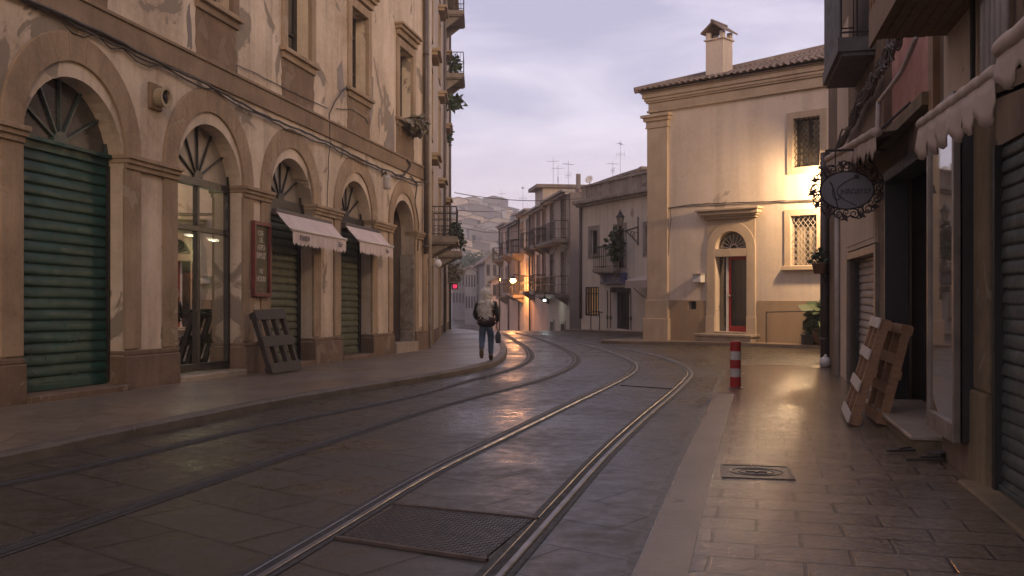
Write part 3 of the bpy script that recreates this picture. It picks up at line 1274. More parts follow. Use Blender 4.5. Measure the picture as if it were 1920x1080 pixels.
mb.lathe(WL.pt(t_, .1, -1.7), [(.14, 0), (.2, .4), (.22, .42)], 14)
mb.build('pot', M_TERRA, r_, smooth=True)
mb = MB()
mb.leaves(WL.pt(t_, 1.2, -1.7), .42, .42, .6, 150, .26)
mb.build('foliage', M_LEAF, r_)

# arches 3 and 4: olive shutters, pale fanlights, awnings over them
for k in (2, 3):
    tc, r = ARC[k]
    shutter(WL, tc - r + .03, tc + r - .12, .14, IMP - .12, REC - .05, M_OLIVE, bl, .165, .04)
    mb = MB()
    mb.wbox(WL, tc - r, tc + r, IMP - .12, IMP + .2, REC - .12, REC + .1)
    mb.wbox(WL, tc + r - .12, tc + r - .001, .1, IMP - .12, REC - .12, REC + .02)
    mb.build('transom', M_FRAME, bl)
    fanlight(WL, tc, r, IMP + .2, REC, bl, M_FANPANE, 5, .15, .028)
    threshold(tc, r, bl, M_PLINTH, .12, .1)
# arch 5: open passage with a panelled door leaf on its near side and a step
tc, r = ARC[4]
mb = MB()
mb.wbox(WL, tc - r - .1, tc + r + .1, -.5, 5.2, -2.6, -2.5)
mb.wbox(WL, tc - r - .1, tc - r - .0, -.5, 5.2, -2.5, -.43)
mb.wbox(WL, tc + r + .0, tc + r + .1, -.5, 5.2, -2.5, -.43)
mb.wbox(WL, tc - r, tc + r, -.5, .28, -2.5, -.43)
mb.build('passage', plaster('passage_plaster', (.20, .15, .115), (.13, .095, .07), (.1, .08, .06), .6, 1.4), bl)
threshold(tc, r, bl, M_MARBLE, .14, .3)
mb = MB()
mb.wbox(WL, tc + r - .14, tc + r - .08, .3, IMP - .5, -.41, .03)
mb.build('door', plaster('old_door', (.30, .24, .17), (.17, .13, .09), (.4, .33, .25), .5, 4), bl, bevel=.006)

# downpipe at the end of the building, boxes and cables
mb = MB()
tp = WL.T(792)
mb.tube([WL.pt(tp, 3.0, .12), WL.pt(tp, 8, .12), WL.pt(tp, HTOP, .12)], .075, 10)
for h in (3.2, 5.2, 7.2, 9.2, 11.2):
    mb.tube([WL.pt(tp, h, .12), WL.pt(tp, h + .06, .12)], .09, 10)
mb.build('downpipe', M_PIPE, bl, smooth=True)


def cable(W, px, r, o, lab, name='cable', mat=None, sag=.0, group=None, wob=.02):
    pts = [W.loc(x, y, o) for x, y in px]
    P3 = []
    for (a, b) in zip(pts, pts[1:]):
        n = max(2, int(math.hypot(b[0] - a[0], b[1] - a[1]) / .25))
        for i in range(n):
            f = i / n
            P3.append(W.pt(a[0] + (b[0] - a[0]) * f, a[1] + (b[1] - a[1]) * f - sag * 4 * f * (1 - f) + random.uniform(-wob, wob), o + random.uniform(-.008, .008)))
    P3.append(W.pt(pts[-1][0], pts[-1][1], o))
    mb = MB()
    mb.tube(P3, r, 5)
    return tag(mb.build(name, mat or M_CABLE, None, smooth=True), lab, 'cable', group)


def off(px, d):
    return [(x, y + d) for x, y in px]


main = [(-160, -100), (55, -2), (110, 22), (232, 82), (300, 117), (400, 163), (490, 212), (618, 268), (700, 308), (752, 330), (790, 342)]
gC = 'cables along the string course'
cable(WL, off(main, 1), .024, .09, 'thick dark cable bundle clipped under the brown string course', group=gC)
cable(WL, off(main, 5), .015, .075, 'thin cable sagging just below the thick bundle on the arcade wall', sag=.05, group=gC)
cable(WL, [(110, 35), (180, 65), (232, 90), (300, 121)], .010, .05, 'loose thin wire drooping above the largest arch', sag=.12)
cable(WL, [(444, 180), (445, 122), (530, 163), (615, 203)], .009, .03, 'thin wire across the plaster under the upper windows')
cable(WL, [(618, 262), (617, 215), (628, 190), (640, 172), (650, 164), (655, 170)], .017, .05, 'cable looping up to the third upper window')
cable(WL, [(620, 262), (616, 300), (614, 385), (612, 393)], .009, .02, 'thin wire hanging straight down between two arches')
cable(WL, [(630, 203), (660, 206), (686, 222), (690, 232)], .010, .03, 'short slack wire below the third upper window')
cable(WL, [(742, 330), (757, 328), (765, 320), (770, 310), (764, 300)], .03, .1, 'thick curled conduit beside the hanging lantern')
cable(WL, [(770, 330), (782, 345), (778, 380), (785, 420), (783, 470)], .02, .05, 'tangled cable running down to the corner of the arcade')

# vent box
t0, h0 = WL.loc(277, 205)
t1, h1 = WL.loc(303, 163)
r_ = thing('vent', 'square stone block with a round vent pipe between the first two arches', 'vent', tuple(WL.pt((t0 + t1) / 2, h0, 0)))
mb = MB()
mb.wbox(WL, t0, t0 + .34, h0 + .02, h1, -.03, .06)
mb.build('block', M_APRON, r_, bevel=.02)
c = WL.pt(t0 + .2, (h0 + h1) / 2, .06)
mb = MB()
mb.lathe(c, [(.155, 0), (.155, .12), (.175, .13), (.175, .16), (.12, .16), (.12, .05)], 22, axis=WL.n)
mb.build('pipe', plaster('vent_clay', (.34, .27, .17), (.22, .17, .1), None, .6, 4), r_, smooth=False, bevel=.005)
mb = MB()
mb.lathe(c, [(.118, .1), (.03, .105)], 22, axis=WL.n)
mb.lathe(c, [(.04, .1), (.045, .15), (.02, .16)], 10, axis=WL.n)
mb.build('grille', M_DARKIN, r_)

# old lantern cage on a bracket by the passage arch
t0, h0 = WL.loc(726, 355, .35)
r_ = thing('wall_lantern', 'small wire cage lantern hanging from the arcade wall before the passage arch', 'lantern', tuple(WL.pt(t0, h0, .35)))
mb = MB()
mb.lathe(WL.pt(t0, h0, .35), [(.09, 0), (.11, .05), (.11, .3), (.06, .38)], 10)
mb.build('cage', M_PIPE_PALE, r_)
mb = MB()
mb.tube([WL.pt(t0, h0 + .38, .35), WL.pt(t0, h0 + .48, .3), WL.pt(t0 + .3, h0 + .4, .1), WL.pt(t0 + .6, h0 + .65, 0)], .025, 6)
mb.build('bracket', M_PIPE, r_)


# awnings
def awning(tl, tr, hb, lab, pxs, txt, seed, r):
    """roll-out awning: fabric from a cassette on the wall to a front bar with a scalloped valance"""
    r_ = thing('awning', lab, 'awning', tuple(WL.pt((tl + tr) / 2, hb, 0)), 'awnings over the olive shutters')
    P0 = .47
    H1 = hb - .40
    mb = MB()
    n = 12
    vs = []
    for i in range(n + 1):
        t = tl + (tr - tl) * i / n
        for f in (0, .33, .66, 1):
            vs.append(WL.pt(t, hb + (H1 - hb) * f - .02 * sin(pi * f), .12 + (P0 - .12) * f))
    vs2 = [v - Vector((0, 0, .006)) for v in vs]
    fs = [(i * 4 + k, i * 4 + k + 1, i * 4 + 5 + k, i * 4 + 4 + k) for i in range(n) for k in range(3)]
    mb.add(vs, fs)
    mb.add(vs2, fs)
    mb.build('canopy', M_FABRIC, r_, smooth=True)
    mb = MB()
    ns = int((tr - tl) / .19)
    per = (tr - tl) / ns
    m = 10
    vs = []
    for i in range(ns * m + 1):
        t = tl + (tr - tl) * i / (ns * m)
        ph = (i % m) / m
        dep = .26 + .055 * sin(pi * ph)
        wv = .012 * sin(i * .45 + seed)
        for f in (0, .5, 1):
            vs.append(WL.pt(t, H1 - dep * f, P0 + .03 + wv * f))
    fs = [(i * 3 + k, i * 3 + k + 1, i * 3 + 4 + k, i * 3 + 3 + k) for i in range(ns * m) for k in range(2)]
    mb.add(vs, fs)
    vo = mb.build('valance', M_FABRIC, r_, smooth=True)
    for s_, ts, sz in txt:
        lt = text_mesh(s_, WL, ts, H1 - .15, P0 + .05, sz, 1, .2)
        lt.build('lettering', M_LETTER, vo)
    mb = MB()
    mb.tube([WL.pt(tl - .02, H1, P0 + .02), WL.pt(tr + .02, H1, P0 + .02)], .035, 10)
    mb.build('front_bar', simple('bar_white%d' % seed, (.6, .5, .42), (.5, .42, .35), 5, .35), r_, smooth=True)
    mb = MB()
    mb.wbox(WL, tl, tr, hb - .1, hb + .04, .03, .15)
    mb.build('cassette', M_PIPE, r_, bevel=.02)
    for t in (tl + .12, tr - .12):
        mb = MB()
        mb.tube([WL.pt(t, hb - .08, .12), WL.pt(t + .18, hb - .3, .28), WL.pt(t, H1, P0)], .022, 6)
        mb.build('arm', M_PIPE_PALE, r_)


# anchor by the picture: top edge starts above the arch, front bar at 0.95 m
hA = WL.H(516, 394, .1)
tA0, tA1 = WL.T(546, .47), WL.T(647, .47)
awning(tA0, tA1, hA, 'white scalloped awning above the shutter beside the menu board', None, [('PANINI', tA0 + .55, .15), ('Bar', tA1 - .4, .17)], 1, r)
tB0, tB1 = WL.T(672, .47), WL.T(735, .47)
awning(tB0, tB1, WL.H(645, 420, .1), 'white scalloped awning next to the dark passage arch', None, [('Bar', tB1 - .5, .16)], 2, r)

# menu board
t0, hb = WL.loc(472, 556, .06)
t1, ht = WL.loc(511, 420, .06)
t1 = t0 + .74
ht = WL.loc(472, 413, .06)[1]
r_ = thing('menu_board', 'tall red framed board with chalky white writing on the arcade wall', 'sign board', tuple(WL.pt(t0, hb, .05)))
mb = MB()
mb.wbox(WL, t0 + .07, t1 - .07, hb + .08, ht - .08, .045, .07)
mb.build('board', simple('board_dark', (.085, .065, .028), (.05, .04, .018), 3, .6), r_)
mb = MB()
mb.wbox(WL, t0, t0 + .07, hb, ht, .045, .13)
mb.wbox(WL, t1 - .07, t1, hb, ht, .045, .13)
mb.wbox(WL, t0 + .07, t1 - .07, hb, hb + .08, .045, .125)
mb.wbox(WL, t0 + .07, t1 - .07, ht - .08, ht, .045, .125)
mb.build('frame', simple('frame_red', (.15, .03, .022), (.09, .02, .015), 8, .5), r_, bevel=.008)
M_CHALK = simple('chalk', (.5, .44, .36), (.36, .31, .25), 30, .9)
H_ = ht - hb
tm = (t0 + t1) / 2
for s_, f, sz, sh in (('CRE·', .845, .15, 0), ('UL', .755, .16, .2), ('·ASPO·', .655, .16, .1), ('BIMUZ', .545, .17, 0), ('N2', .34, .14, .2), (':HOUR1', .235, .16, 0), ('_____', .125, .09, 0)):
    m_ = text_mesh(s_, WL, tm, hb + H_ * f, .075, sz, 1, sh, .85 if len(s_) < 5 else .78)
    m_.build('writing', M_CHALK, r_)

# dark pallet leaning by the olive shutter
def pallet(name, base, u, v, wdt, hgt, mats, lab, group=None, dep=.13, slats=4, nst=3, backs=3, sh=.125):
    """u along the foot, v up the lean; slats run along u on the front, stringers along v behind"""
    u, v = Vector(u).normalized(), Vector(v).normalized()
    w = u.cross(v).normalized()
    r_ = thing(name, lab, 'pallet', tuple(base), group)
    b0 = Vector(base)
    for i in range(slats):
        mb = MB()
        f = (i + .5) / slats
        hh = sh + random.uniform(-.01, .01)
        f = .065 / hgt + (hgt - .13) / hgt * i / (slats - 1)
        c = b0 + u * wdt / 2 + v * (f * hgt) + w * (dep - .011)
        mb.obox(c, u, v, w, wdt + random.uniform(-.02, .02), hh, .022)
        mb.build('slat', mats[0], r_, bevel=.003)
    for i in range(nst):
        mb = MB()
        f = .05 + .9 * i / (nst - 1)
        c = b0 + u * wdt * f + v * hgt / 2 + w * (dep / 2)
        mb.obox(c, u, v, w, .095, hgt, dep - .046)
        mb.build('stringer', mats[1], r_, bevel=.003)
    for i in range(backs):
        mb = MB()
        f = .065 / hgt + (hgt - .13) / hgt * i / (backs - 1)
        c = b0 + u * wdt / 2 + v * (f * hgt) + w * .011
        mb.obox(c, u, v, w, wdt, .1, .022)
        mb.build('back_slat', mats[1], r_, bevel=.003)
    return r_


tq, hq = WL.loc(500, 706, .62)
lean = WL.n * -.34 + Vector((0, 0, 1.05)) + WL.d * .0
zb = .1
b = WL.pt(tq - .02, .02, .62)
pallet('pallet', b, WL.d * 1.0 + WL.n * .05, lean, 1.2, 1.2, (M_WOODD, M_WOODD), 'dark weathered pallet leaning by the shutter under the menu board', None, .14, 3, 4, 3, .2)

# ================================================================== LEFT, further on: tall house past the downpipe
M_PLAS_2 = plaster('plaster_cream', (.48, .38, .29), (.33, .255, .19), (.27, .22, .18), .66, 1.2, streak=.5)
M_TRIM_2 = plaster('trim_ochre', (.34, .25, .16), (.22, .16, .1), None, .6, 2)
tb = thing('tall_house', 'tall cream house with balconies just past the arcaded building', 'house', tuple(WB.pt(3, 0)))
LB = 24.0
H2 = 17.5
hol = []
wins = []
for (tc, w) in ((3.0, 1.1), (9.5, 1.1), (16.5, 1.1)):
    hol.append(rect(tc - w / 2, tc + w / 2, -.3, 2.75))
    for hb in (3.75, 7.3, 10.8, 14.2):
        hol.append(rect(tc - w / 2, tc + w / 2, hb, hb + 2.3))
        wins.append((tc - w / 2, tc + w / 2, hb, hb + 2.3))
mb = MB()
mb.prism(WB, rect(.02, LB, -1.2, H2), -.3, 0, hol)
mb.wbox(WB, .02, .3, -1.2, H2 - .01, -8, -.31)
mb.wbox(WB, LB - .3, LB, -1.2, H2 - .01, -8, -.31)
mb.wbox(WB, .02, LB, H2 - .3, H2 + .0, -8, -.31)
mb.build('wall', M_PLAS_2, tb)
mb = MB()
mb.wbox(WB, -.1, LB + .4, H2 + .002, H2 + .25, -8, .55)
mb.wbox(WB, -.1, LB + .3, H2 - .25, H2, .002, .35)
mb.build('eave', M_TRIM_2, tb)
for t0, t1, h0, h1 in wins:
    mb = MB()
    mb.prism(WB, rect(t0 - .18, t1 + .18, h0 - .14, h1 + .16), -.05, .05, [rect(t0 + .001, t1 - .001, h0 + .001, h1 - .001)])
    so = mb.build('window_surround', M_TRIM_2, tb)
    mb = MB()
    mb.wbox(WB, t0 - .24, t1 + .24, h1 + .3, h1 + .42, -.05, .26)
    mb.wbox(WB, t0 - .3, t1 + .3, h1 + .42, h1 + .52, -.05, .36)
    mb.build('hood', M_TRIM_2, so)
    mb = MB()
    mb.wbox(WB, t0 - .02, t1 + .02, h0, h1, -.26, -.18)
    p_ = mb.build('window', M_WINGLASS, tb)
    mb = MB()
    for s in range(14):
        h = h0 + .05 + (h1 - h0 - .1) * s / 13
        mb.wbox(WB, t0 + .03, (t0 + t1) / 2 - .02, h - .05, h + .05, -.16, -.13)
    mb.build('shutter_leaf', M_WOODD, p_)
for k, tc in enumerate((3.0, 9.5, 16.5)):
    mb = MB()
    mb.wbox(WB, tc - .53, tc + .53, -.3, 2.7, -.22, -.14)
    mb.wbox(WB, tc - .45, tc - .05, .2, 2.2, -.14, -.11)
    mb.wbox(WB, tc + .05, tc + .45, .2, 2.2, -.14, -.11)
    mb.build('door', M_WOODD, tb)
    mb = MB()
    mb.prism(WB, [(tc - .75, -.5), (tc - .552, -.5), (tc - .552, 2.752), (tc + .552, 2.752), (tc + .552, -.5), (tc + .75, -.5), (tc + .75, 2.98), (tc - .75, 2.98)], -.05, .06)
    mb.build('door_surround', M_TRIM_2, tb)
mb = MB()
mb.wbox(WB, .03, LB, -1.2, .55, -.05, .045)
mb = MB()
mb.wbox(WB, 3.8, 8.7, -1.2, .5, -.05, .045)
mb.wbox(WB, 10.3, 15.7, -1.2, .5, -.05, .045)
mb.wbox(WB, 17.3, LB, -1.2, .5, -.05, .045)
mb.wbox(WB, .05, 2.2, -1.2, .5, -.05, .045)
mb.build('plinth', M_PLINTH, tb)
for tpp in (.35, 13.2, 21.0):
    mb = MB()
    mb.tube([WB.pt(tpp, -.3, .1), WB.pt(tpp, H2, .1)], .06, 8)
    mb.build('downpipe', M_PIPE if tpp > 1 else M_PIPE_PALE, tb, smooth=True)


def balcony(W, t0, t1, h, dep, parent, mat, rail_h=1.0, slab=.14, pitch=.13, deep=.0, scroll=False, rm=None, brackets=True):
    mb = MB()
    mb.wbox(W, t0, t1, h - slab, h, -.02, dep)
    mb.wbox(W, t0 + .05, t1 - .05, h - slab - .06, h - slab, -.02, dep - .06)
    if brackets:
        for t in (t0 + .2, t1 - .35):
            mb.prism2 = None
            mb.add([W.pt(t, h - slab - .06, 0), W.pt(t, h - slab - .06, dep * .8), W.pt(t, h - slab - .45 - deep, 0),
                    W.pt(t + .15, h - slab - .06, 0), W.pt(t + .15, h - slab - .06, dep * .8), W.pt(t + .15, h - slab - .45 - deep, 0)],
                   [(0, 1, 2), (5, 4, 3), (0, 3, 4, 1), (1, 4, 5, 2), (2, 5, 3, 0)])
    bo = mb.build('balcony', mat, parent)
    mb = MB()
    dd = dep - .05
    path = [(t0 + .04, .03), (t0 + .04, dd), (t1 - .04, dd), (t1 - .04, .03)]
    for (a, b) in zip(path, path[1:]):
        for hh, w in ((h + rail_h, .035), (h + .08, .025), (h + rail_h * .55, .02)):
            mb.bar(W.pt(a[0], hh, a[1]), W.pt(b[0], hh, b[1]), w)
        L = math.hypot(b[0] - a[0], b[1] - a[1])
        n = max(2, int(L / pitch))
        for i in range(n + 1):
            f = i / n
            p = (a[0] + (b[0] - a[0]) * f, a[1] + (b[1] - a[1]) * f)
            mb.bar(W.pt(p[0], h, p[1]), W.pt(p[0], h + rail_h, p[1]), .016)
        if scroll:
            for i in range(n):
                f = (i + .5) / n
                p = (a[0] + (b[0] - a[0]) * f, a[1] + (b[1] - a[1]) * f)
                for hh in (h + .22, h + rail_h * .78):
                    mb.tube([W.pt(p[0] + .05 * cos(2 * pi * j / 8) * (b[0] - a[0]) / L, hh + .05 * sin(2 * pi * j / 8), p[1] + .05 * cos(2 * pi * j / 8) * (b[1] - a[1]) / L) for j in range(8)], .008, 4, closed=True)
    mb.build('railing', rm or M_IRON, bo)
    return bo


M_SLAB = simple('balcony_stone', (.22, .18, .14), (.14, .11, .09), 4, .85, 0, .3)
hbal = WB.H(812, 436, 0)
balcony(WB, 1.9, 4.4, 3.72, .95, tb, M_SLAB, scroll=True, slab=.2)
balcony(WB, 8.5, 10.6, 3.6, .95, tb, M_SLAB, slab=.2)
balcony(WB, 15.4, 17.7, WB.H(848, 232, 0), .95, tb, M_SLAB, slab=.2, deep=.2)
balcony(WB, 15.4, 17.7, WB.H(848, 140, 0), .95, tb, M_SLAB, slab=.2, deep=.2)


def shrub(name, lab, cat, c, rx, ry, rz, n, size, mat, group=None, pot=None, stems=0, drop=0):
    r_ = thing(name, lab, cat, tuple(Vector(c) - Vector((0, 0, rz))), group)
    c = Vector(c)
    mb = MB()
    mb.leaves(c, rx, ry, rz, n, size, drop)
    mb.build('foliage', mat, r_)
    if stems:
        mb = MB()
        for i in range(stems):
            q = c + Vector((random.uniform(-rx, rx), random.uniform(-ry, ry), random.uniform(-rz, rz))) * .8
            mb.tube([c - Vector((0, 0, rz)), (c - Vector((0, 0, rz * .4))).lerp(q, .4), q], .012, 4, .005)
        mb.build('stems', M_WOODD, r_)
    if pot:
        pr, ph = pot
        mb = MB()
        zb_ = c.z - rz - ph * .8
        mb.lathe((c.x, c.y, zb_), [(pr * .7, 0), (pr, ph), (pr * 1.08, ph), (pr * 1.08, ph * 1.1), (pr * .9, ph * 1.1), (pr * .85, ph * .9)], 14)
        mb.build('pot', M_TERRA, r_, smooth=True)
    return r_


gP = 'plants on the balconies of the tall house'
shrub('balcony_plant', 'bushy plant spilling over the lowest balcony left of the walker', 'plant', WB.pt(3.9, 4.0, .85), .22, .6, .42, 170, .15, M_LEAF, gP, None, 5)
shrub('balcony_plant', 'dark plant hanging below the second lowest balcony', 'plant', WB.pt(9.6, 4.0, .9), .15, .45, .3, 110, .15, M_LEAF, gP, None, 5)
shrub('balcony_plant', 'plant behind the railing of the second highest balcony', 'plant', WB.pt(15.6, WB.H(848, 232) + .45, .5), .3, .3, .5, 150, .22, M_LEAF, gP, None, 4)
shrub('hanging_plant', 'straggly plant growing out of the wall under the two high balconies', 'plant', WB.pt(16.0, WB.H(848, 272), .45), .5, .4, .35, 130, .26, M_LEAF, None, None, 6)
shrub('hanging_plant', 'small tuft of plant on the tall house between balcony and pipe', 'plant', WB.pt(18.5, WB.H(850, 318), .15), .16, .3, .5, 90, .16, M_LEAF, None, None, 3)
# dry creeper hanging from the last upper window of the arcade
t_, h_ = WL.loc(765, 232, .15)
shrub('dry_creeper', 'bleached dry plant hanging from the last upper window sill', 'plant', WL.pt(t_ + .3, h_ + .05, .3), .32, .75, .24, 190, .22, M_LEAFG, None, None, 8, .4)
# sconce
t_, h_ = WB.loc(810, 500, .3)
t_ = .9
r_ = thing('wall_lamp', 'unlit white wall lamp beside the first door past the downpipe', 'lamp', tuple(WB.pt(t_, 2.75, .3)))
mb = MB()
mb.lathe(WB.pt(t_, 2.62, .32), [(.05, 0), (.13, .06), (.14, .16), (.08, .26), (.03, .28)], 14)
mb.build('globe', M_WHITE, r_, smooth=True)
mb = MB()
mb.tube([WB.pt(t_, 2.9, .32), WB.pt(t_, 2.98, .2), WB.pt(t_, 2.85, 0)], .018, 6)
mb.lathe(WB.pt(t_, 2.85, 0), [(.06, 0), (.06, .03)], 10, axis=WB.n)
mb.build('bracket', M_PIPE, r_)
# red light and little sign at the far end
t_ = 20.5
h_ = WB.H(852, 538, .5)
p = P(853, 537, 49)
r_ = thing('red_sign_light', 'small glowing pink red sign lamp on the far end of the tall house', 'sign lamp', tuple(p))
mb = MB()
mb.obox(p, (1, 0, 0), (0, 1, 0), (0, 0, 1), .2, .06, .2)
mb.build('lamp_face', emit('pink_red', (1.0, .05, .16), .35), r_)
mb = MB()
mb.obox(p + Vector((0, .05, 0)), (1, 0, 0), (0, 1, 0), (0, 0, 1), .32, .04, .32)
mb.bar(p + Vector((-.12, .04, .1)), p + Vector((-.75, .06, .22)), .03)
mb.build('bracket', M_IRON, r_)
p = P(856, 512, 51)
shrub('hanging_plant', 'dusty grey plant hanging above the pink red sign lamp', 'plant', p + Vector((-.2, 0, 0)), .45, .4, .6, 170, .3, M_LEAFG, None, None, 4)

# ================================================================== FAR RIGHT OF CENTRE: house with the red door
M_PLAS_F = plaster('plaster_warm', (.62, .51, .41), (.52, .415, .32), (.48, .385, .3), .68, .8, bmp=.25, streak=.38)
M_STONE_F = plaster('stone_pale', (.48, .37, .265), (.38, .285, .195), (.29, .22, .15), .74, 2, bmp=.4, streak=.25)
M_DADO = plaster('dado_brown', (.34, .24, .15), (.26, .18, .115), (.43, .32, .22), .74, 1.5, bmp=.3, streak=.2)
M_TILE = plaster('roof_clay', (.22, .16, .125), (.13, .10, .085), (.30, .24, .19), .6, 3, bmp=.5, streak=0)
hf = thing('corner_house', 'pale plaster corner house with a red framed door and tiled roof', 'house', tuple(WF.pt(2, 0)))
tF0 = 0.0
LF = 13.0
HC = WF.H(1230, 210)          # underside of entablature


def fr(px0, py0, px1, py1):
    a, b = WF.loc(px0, py0), WF.loc(px1, py1)
    a2, b2 = WF.loc(px0, py1), WF.loc(px1, py0)
    h0 = (a2[1] + b[1]) / 2
    h1 = (a[1] + b2[1]) / 2
    return a[0], b[0], h0, h1


dw = fr(1342, 481, 1401, 622)
fan = fr(1345, 434, 1401, 466)
lw_ = fr(1483, 404, 1532, 497)
uw = fr(1488, 220, 1538, 312)
vt = fr(1291, 565, 1306, 580)
dtc, dr = (dw[0] + dw[1]) / 2, (dw[1] - dw[0]) / 2
HS = fan[2]

hol = [rect(dw[0], dw[1], dw[2], dw[3]), arc(dtc, dr * .98, HS, 0, pi, 20), rect(*lw_), rect(*uw), rect(*vt)]
ETOP = HC + .82
mb = MB()
mb.prism(WF, rect(-.02, LF, -.9, ETOP - .35), -.35, 0, hol)
mb.wbox(WF, 0, .35, -.9, ETOP - .36, -9, -.351)
mb.wbox(WF, LF - .35, LF, -.9, ETOP - .36, -9, -.351)
mb.wbox(WF, 0, LF, -.9, ETOP - .36, -9.3, -9.0)
mb.build('wall', M_PLAS_F, hf)
mb = MB()
for a, b in ((.62, dw[0] - .36), (dw[1] + .36, LF)):
    mb.wbox(WF, a, b, -.9, WF.H(1270, 563), -.05, .025) if a > 1 else mb.prism(WF, rect(a, b, -.9, WF.H(1270, 563)), -.05, .025, [vt and rect(*vt)])
mb.build('dado', M_DADO, hf)
mb = MB()
mb.wbox(WF, vt[0] - .01, vt[1] + .01, vt[2], vt[3], -.34, -.2)
mb.build('vent_opening', M_DARKIN, hf)
# corner pilaster
pt1 = WF.T(1254)
mb = MB()
mb.wbox(WF, -.07, pt1, .85, HC - .55, -.3, .09)
mb.build('pilaster', M_STONE_F, hf, bevel=.015)
mb = MB()
hb1 = WF.H(1225, 562)
mb.wbox(WF, -.13, pt1 + .04, hb1 - .62, hb1, -.3, .13)
mb.wbox(WF, -.18, pt1 + .08, -.9, hb1 - .62, -.3, .18)
mb.build('pilaster_base', M_STONE_F, hf, bevel=.02)
mb = MB()
mb.wbox(WF, -.12, pt1 + .05, HC - .55, HC - .5, -.3, .13)
mb.wbox(WF, -.10, pt1 + .02, HC - .5, HC - .32, -.3, .11)
mb.wbox(WF, -.17, pt1 + .1, HC - .32, HC - .2, -.3, .18)
mb.wbox(WF, -.24, pt1 + .16, HC - .2, HC - .1, -.3, .25)
mb.build('capital', M_STONE_F, hf, bevel=.015)
# entablature and cornice
mb = MB()
mb.wbox(WF, -.08, LF, HC - .02, HC + .06, -.3, .10)
mb.wbox(WF, -.04, LF, HC + .06, HC + .30, -.3, .06)
mb.wbox(WF, -.10, LF, HC + .30, HC + .36, -.3, .12)
mb.wbox(WF, -.15, LF, HC + .36, HC + .46, -.3, .16)
mb.wbox(WF, -.20, LF, HC + .46, HC + .60, -.3, .21)
mb.wbox(WF, -.23, LF, HC + .60, HC + .65, -.3, .24)
# returns along the hidden side
mb.wbox(WF, -.22, -.02, HC + .36, HC + .63, -9, -.301)
mb.build('cornice', M_STONE_F, hf, bevel=.02)
# tiled hip roof: rows of round tiles
HR = HC + .68
mb = MB()


def roof_plane(mb, e0, e1, r0, r1, pitch=.2, courses=12, amp=.05):
    """corrugated plane between eave e0-e1 and ridge r0-r1"""
    e0, e1, r0, r1 = map(Vector, (e0, e1, r0, r1))
    nrm = (e1 - e0).cross(r0 - e0).normalized()
    if nrm.z < 0:
        nrm = -nrm
    n = int((e1 - e0).length / pitch) * 4
    vs = []
    for j in range(courses * 2 + 1):
        f = (j // 2 + (j % 2) * .98) / courses if j < courses * 2 else 1
        f = min(f, 1)
        a, b = e0.lerp(r0, f), e1.lerp(r1, f)
        lift = .0 if j % 2 else .035
        for i in range(n + 1):
            g = i / n
            w = abs(sin(pi * i / 4 + .0)) * amp * 1.4
            vs.append(a.lerp(b, g) + nrm * (w + lift + random.uniform(-.008, .008)))
    mb.add(vs, [(j * (n + 1) + i, j * (n + 1) + i + 1, (j + 1) * (n + 1) + i + 1, (j + 1) * (n + 1) + i) for j in range(courses * 2) for i in range(n)])


rh = 1.6
roof_plane(mb, WF.pt(-.36, HR, .40), WF.pt(LF, HR, .40), WF.pt(4.6, HR + rh, -4.4), WF.pt(LF, HR + rh, -4.4), .22, 13)
roof_plane(mb, WF.pt(-.36, HR, -9.4), WF.pt(-.36, HR, .40), WF.pt(4.6, HR + rh, -4.5), WF.pt(4.6, HR + rh, -4.4), .22, 13)
roof_plane(mb, WF.pt(LF, HR, -9.4), WF.pt(-.36, HR, -9.4), WF.pt(LF, HR + rh, -4.4), WF.pt(4.6, HR + rh, -4.4), .3, 8)
mb.tube([WF.pt(-.36, HR + .06, .40), WF.pt(4.6, HR + rh + .06, -4.4)], .11, 8)
mb.tube([WF.pt(4.6, HR + rh + .06, -4.4), WF.pt(LF, HR + rh + .06, -4.4)], .11, 8)
mb.wbox(WF, -.26, LF, HC + .651, HR - .005, -9.3, .31)
ro = mb.build('roof', M_TILE, hf)
# chimney with a tiled hood
ta, tb_ = WF.loc(1329, 147, -.55)[0], WF.loc(1362, 147, -.55)[0]
hc0, hc1 = HR - .05, WF.H(1346, 74, -.55)
cw = tb_ - ta
mb = MB()
mb.wbox(WF, ta, tb_, hc0, hc1 - .05, -.95, -.35)
mb.wbox(WF, ta - .05, tb_ + .05, hc1 - .05, hc1, -1.0, -.30)
for s in (ta, tb_ - .14):
    for oo in (-.95, -.49):
        mb.wbox(WF, s, s + .14, hc1, hc1 + .22, oo, oo + .14)
co = mb.build('chimney', M_PLAS_F, ro, bevel=.012)
mb = MB()
tm = (ta + tb_) / 2
hp = hc1 + .22
for s in (-1, 1):
    e = tm + s * (cw / 2 + .10)
    mb.hexa([WF.pt(e, hp - .05, -1.1), WF.pt(tm, hp + .26, -1.1), WF.pt(tm, hp + .26, -.2), WF.pt(e, hp - .05, -.2),
             WF.pt(e, hp + .0, -1.1), WF.pt(tm, hp + .32, -1.1), WF.pt(tm, hp + .32, -.2), WF.pt(e, hp + .0, -.2)])
mb.tube([WF.pt(tm, hp + .32, -1.12), WF.pt(tm, hp + .32, -.18)], .055, 8)
mb.build('chimney_hood', M_TILE, ro)

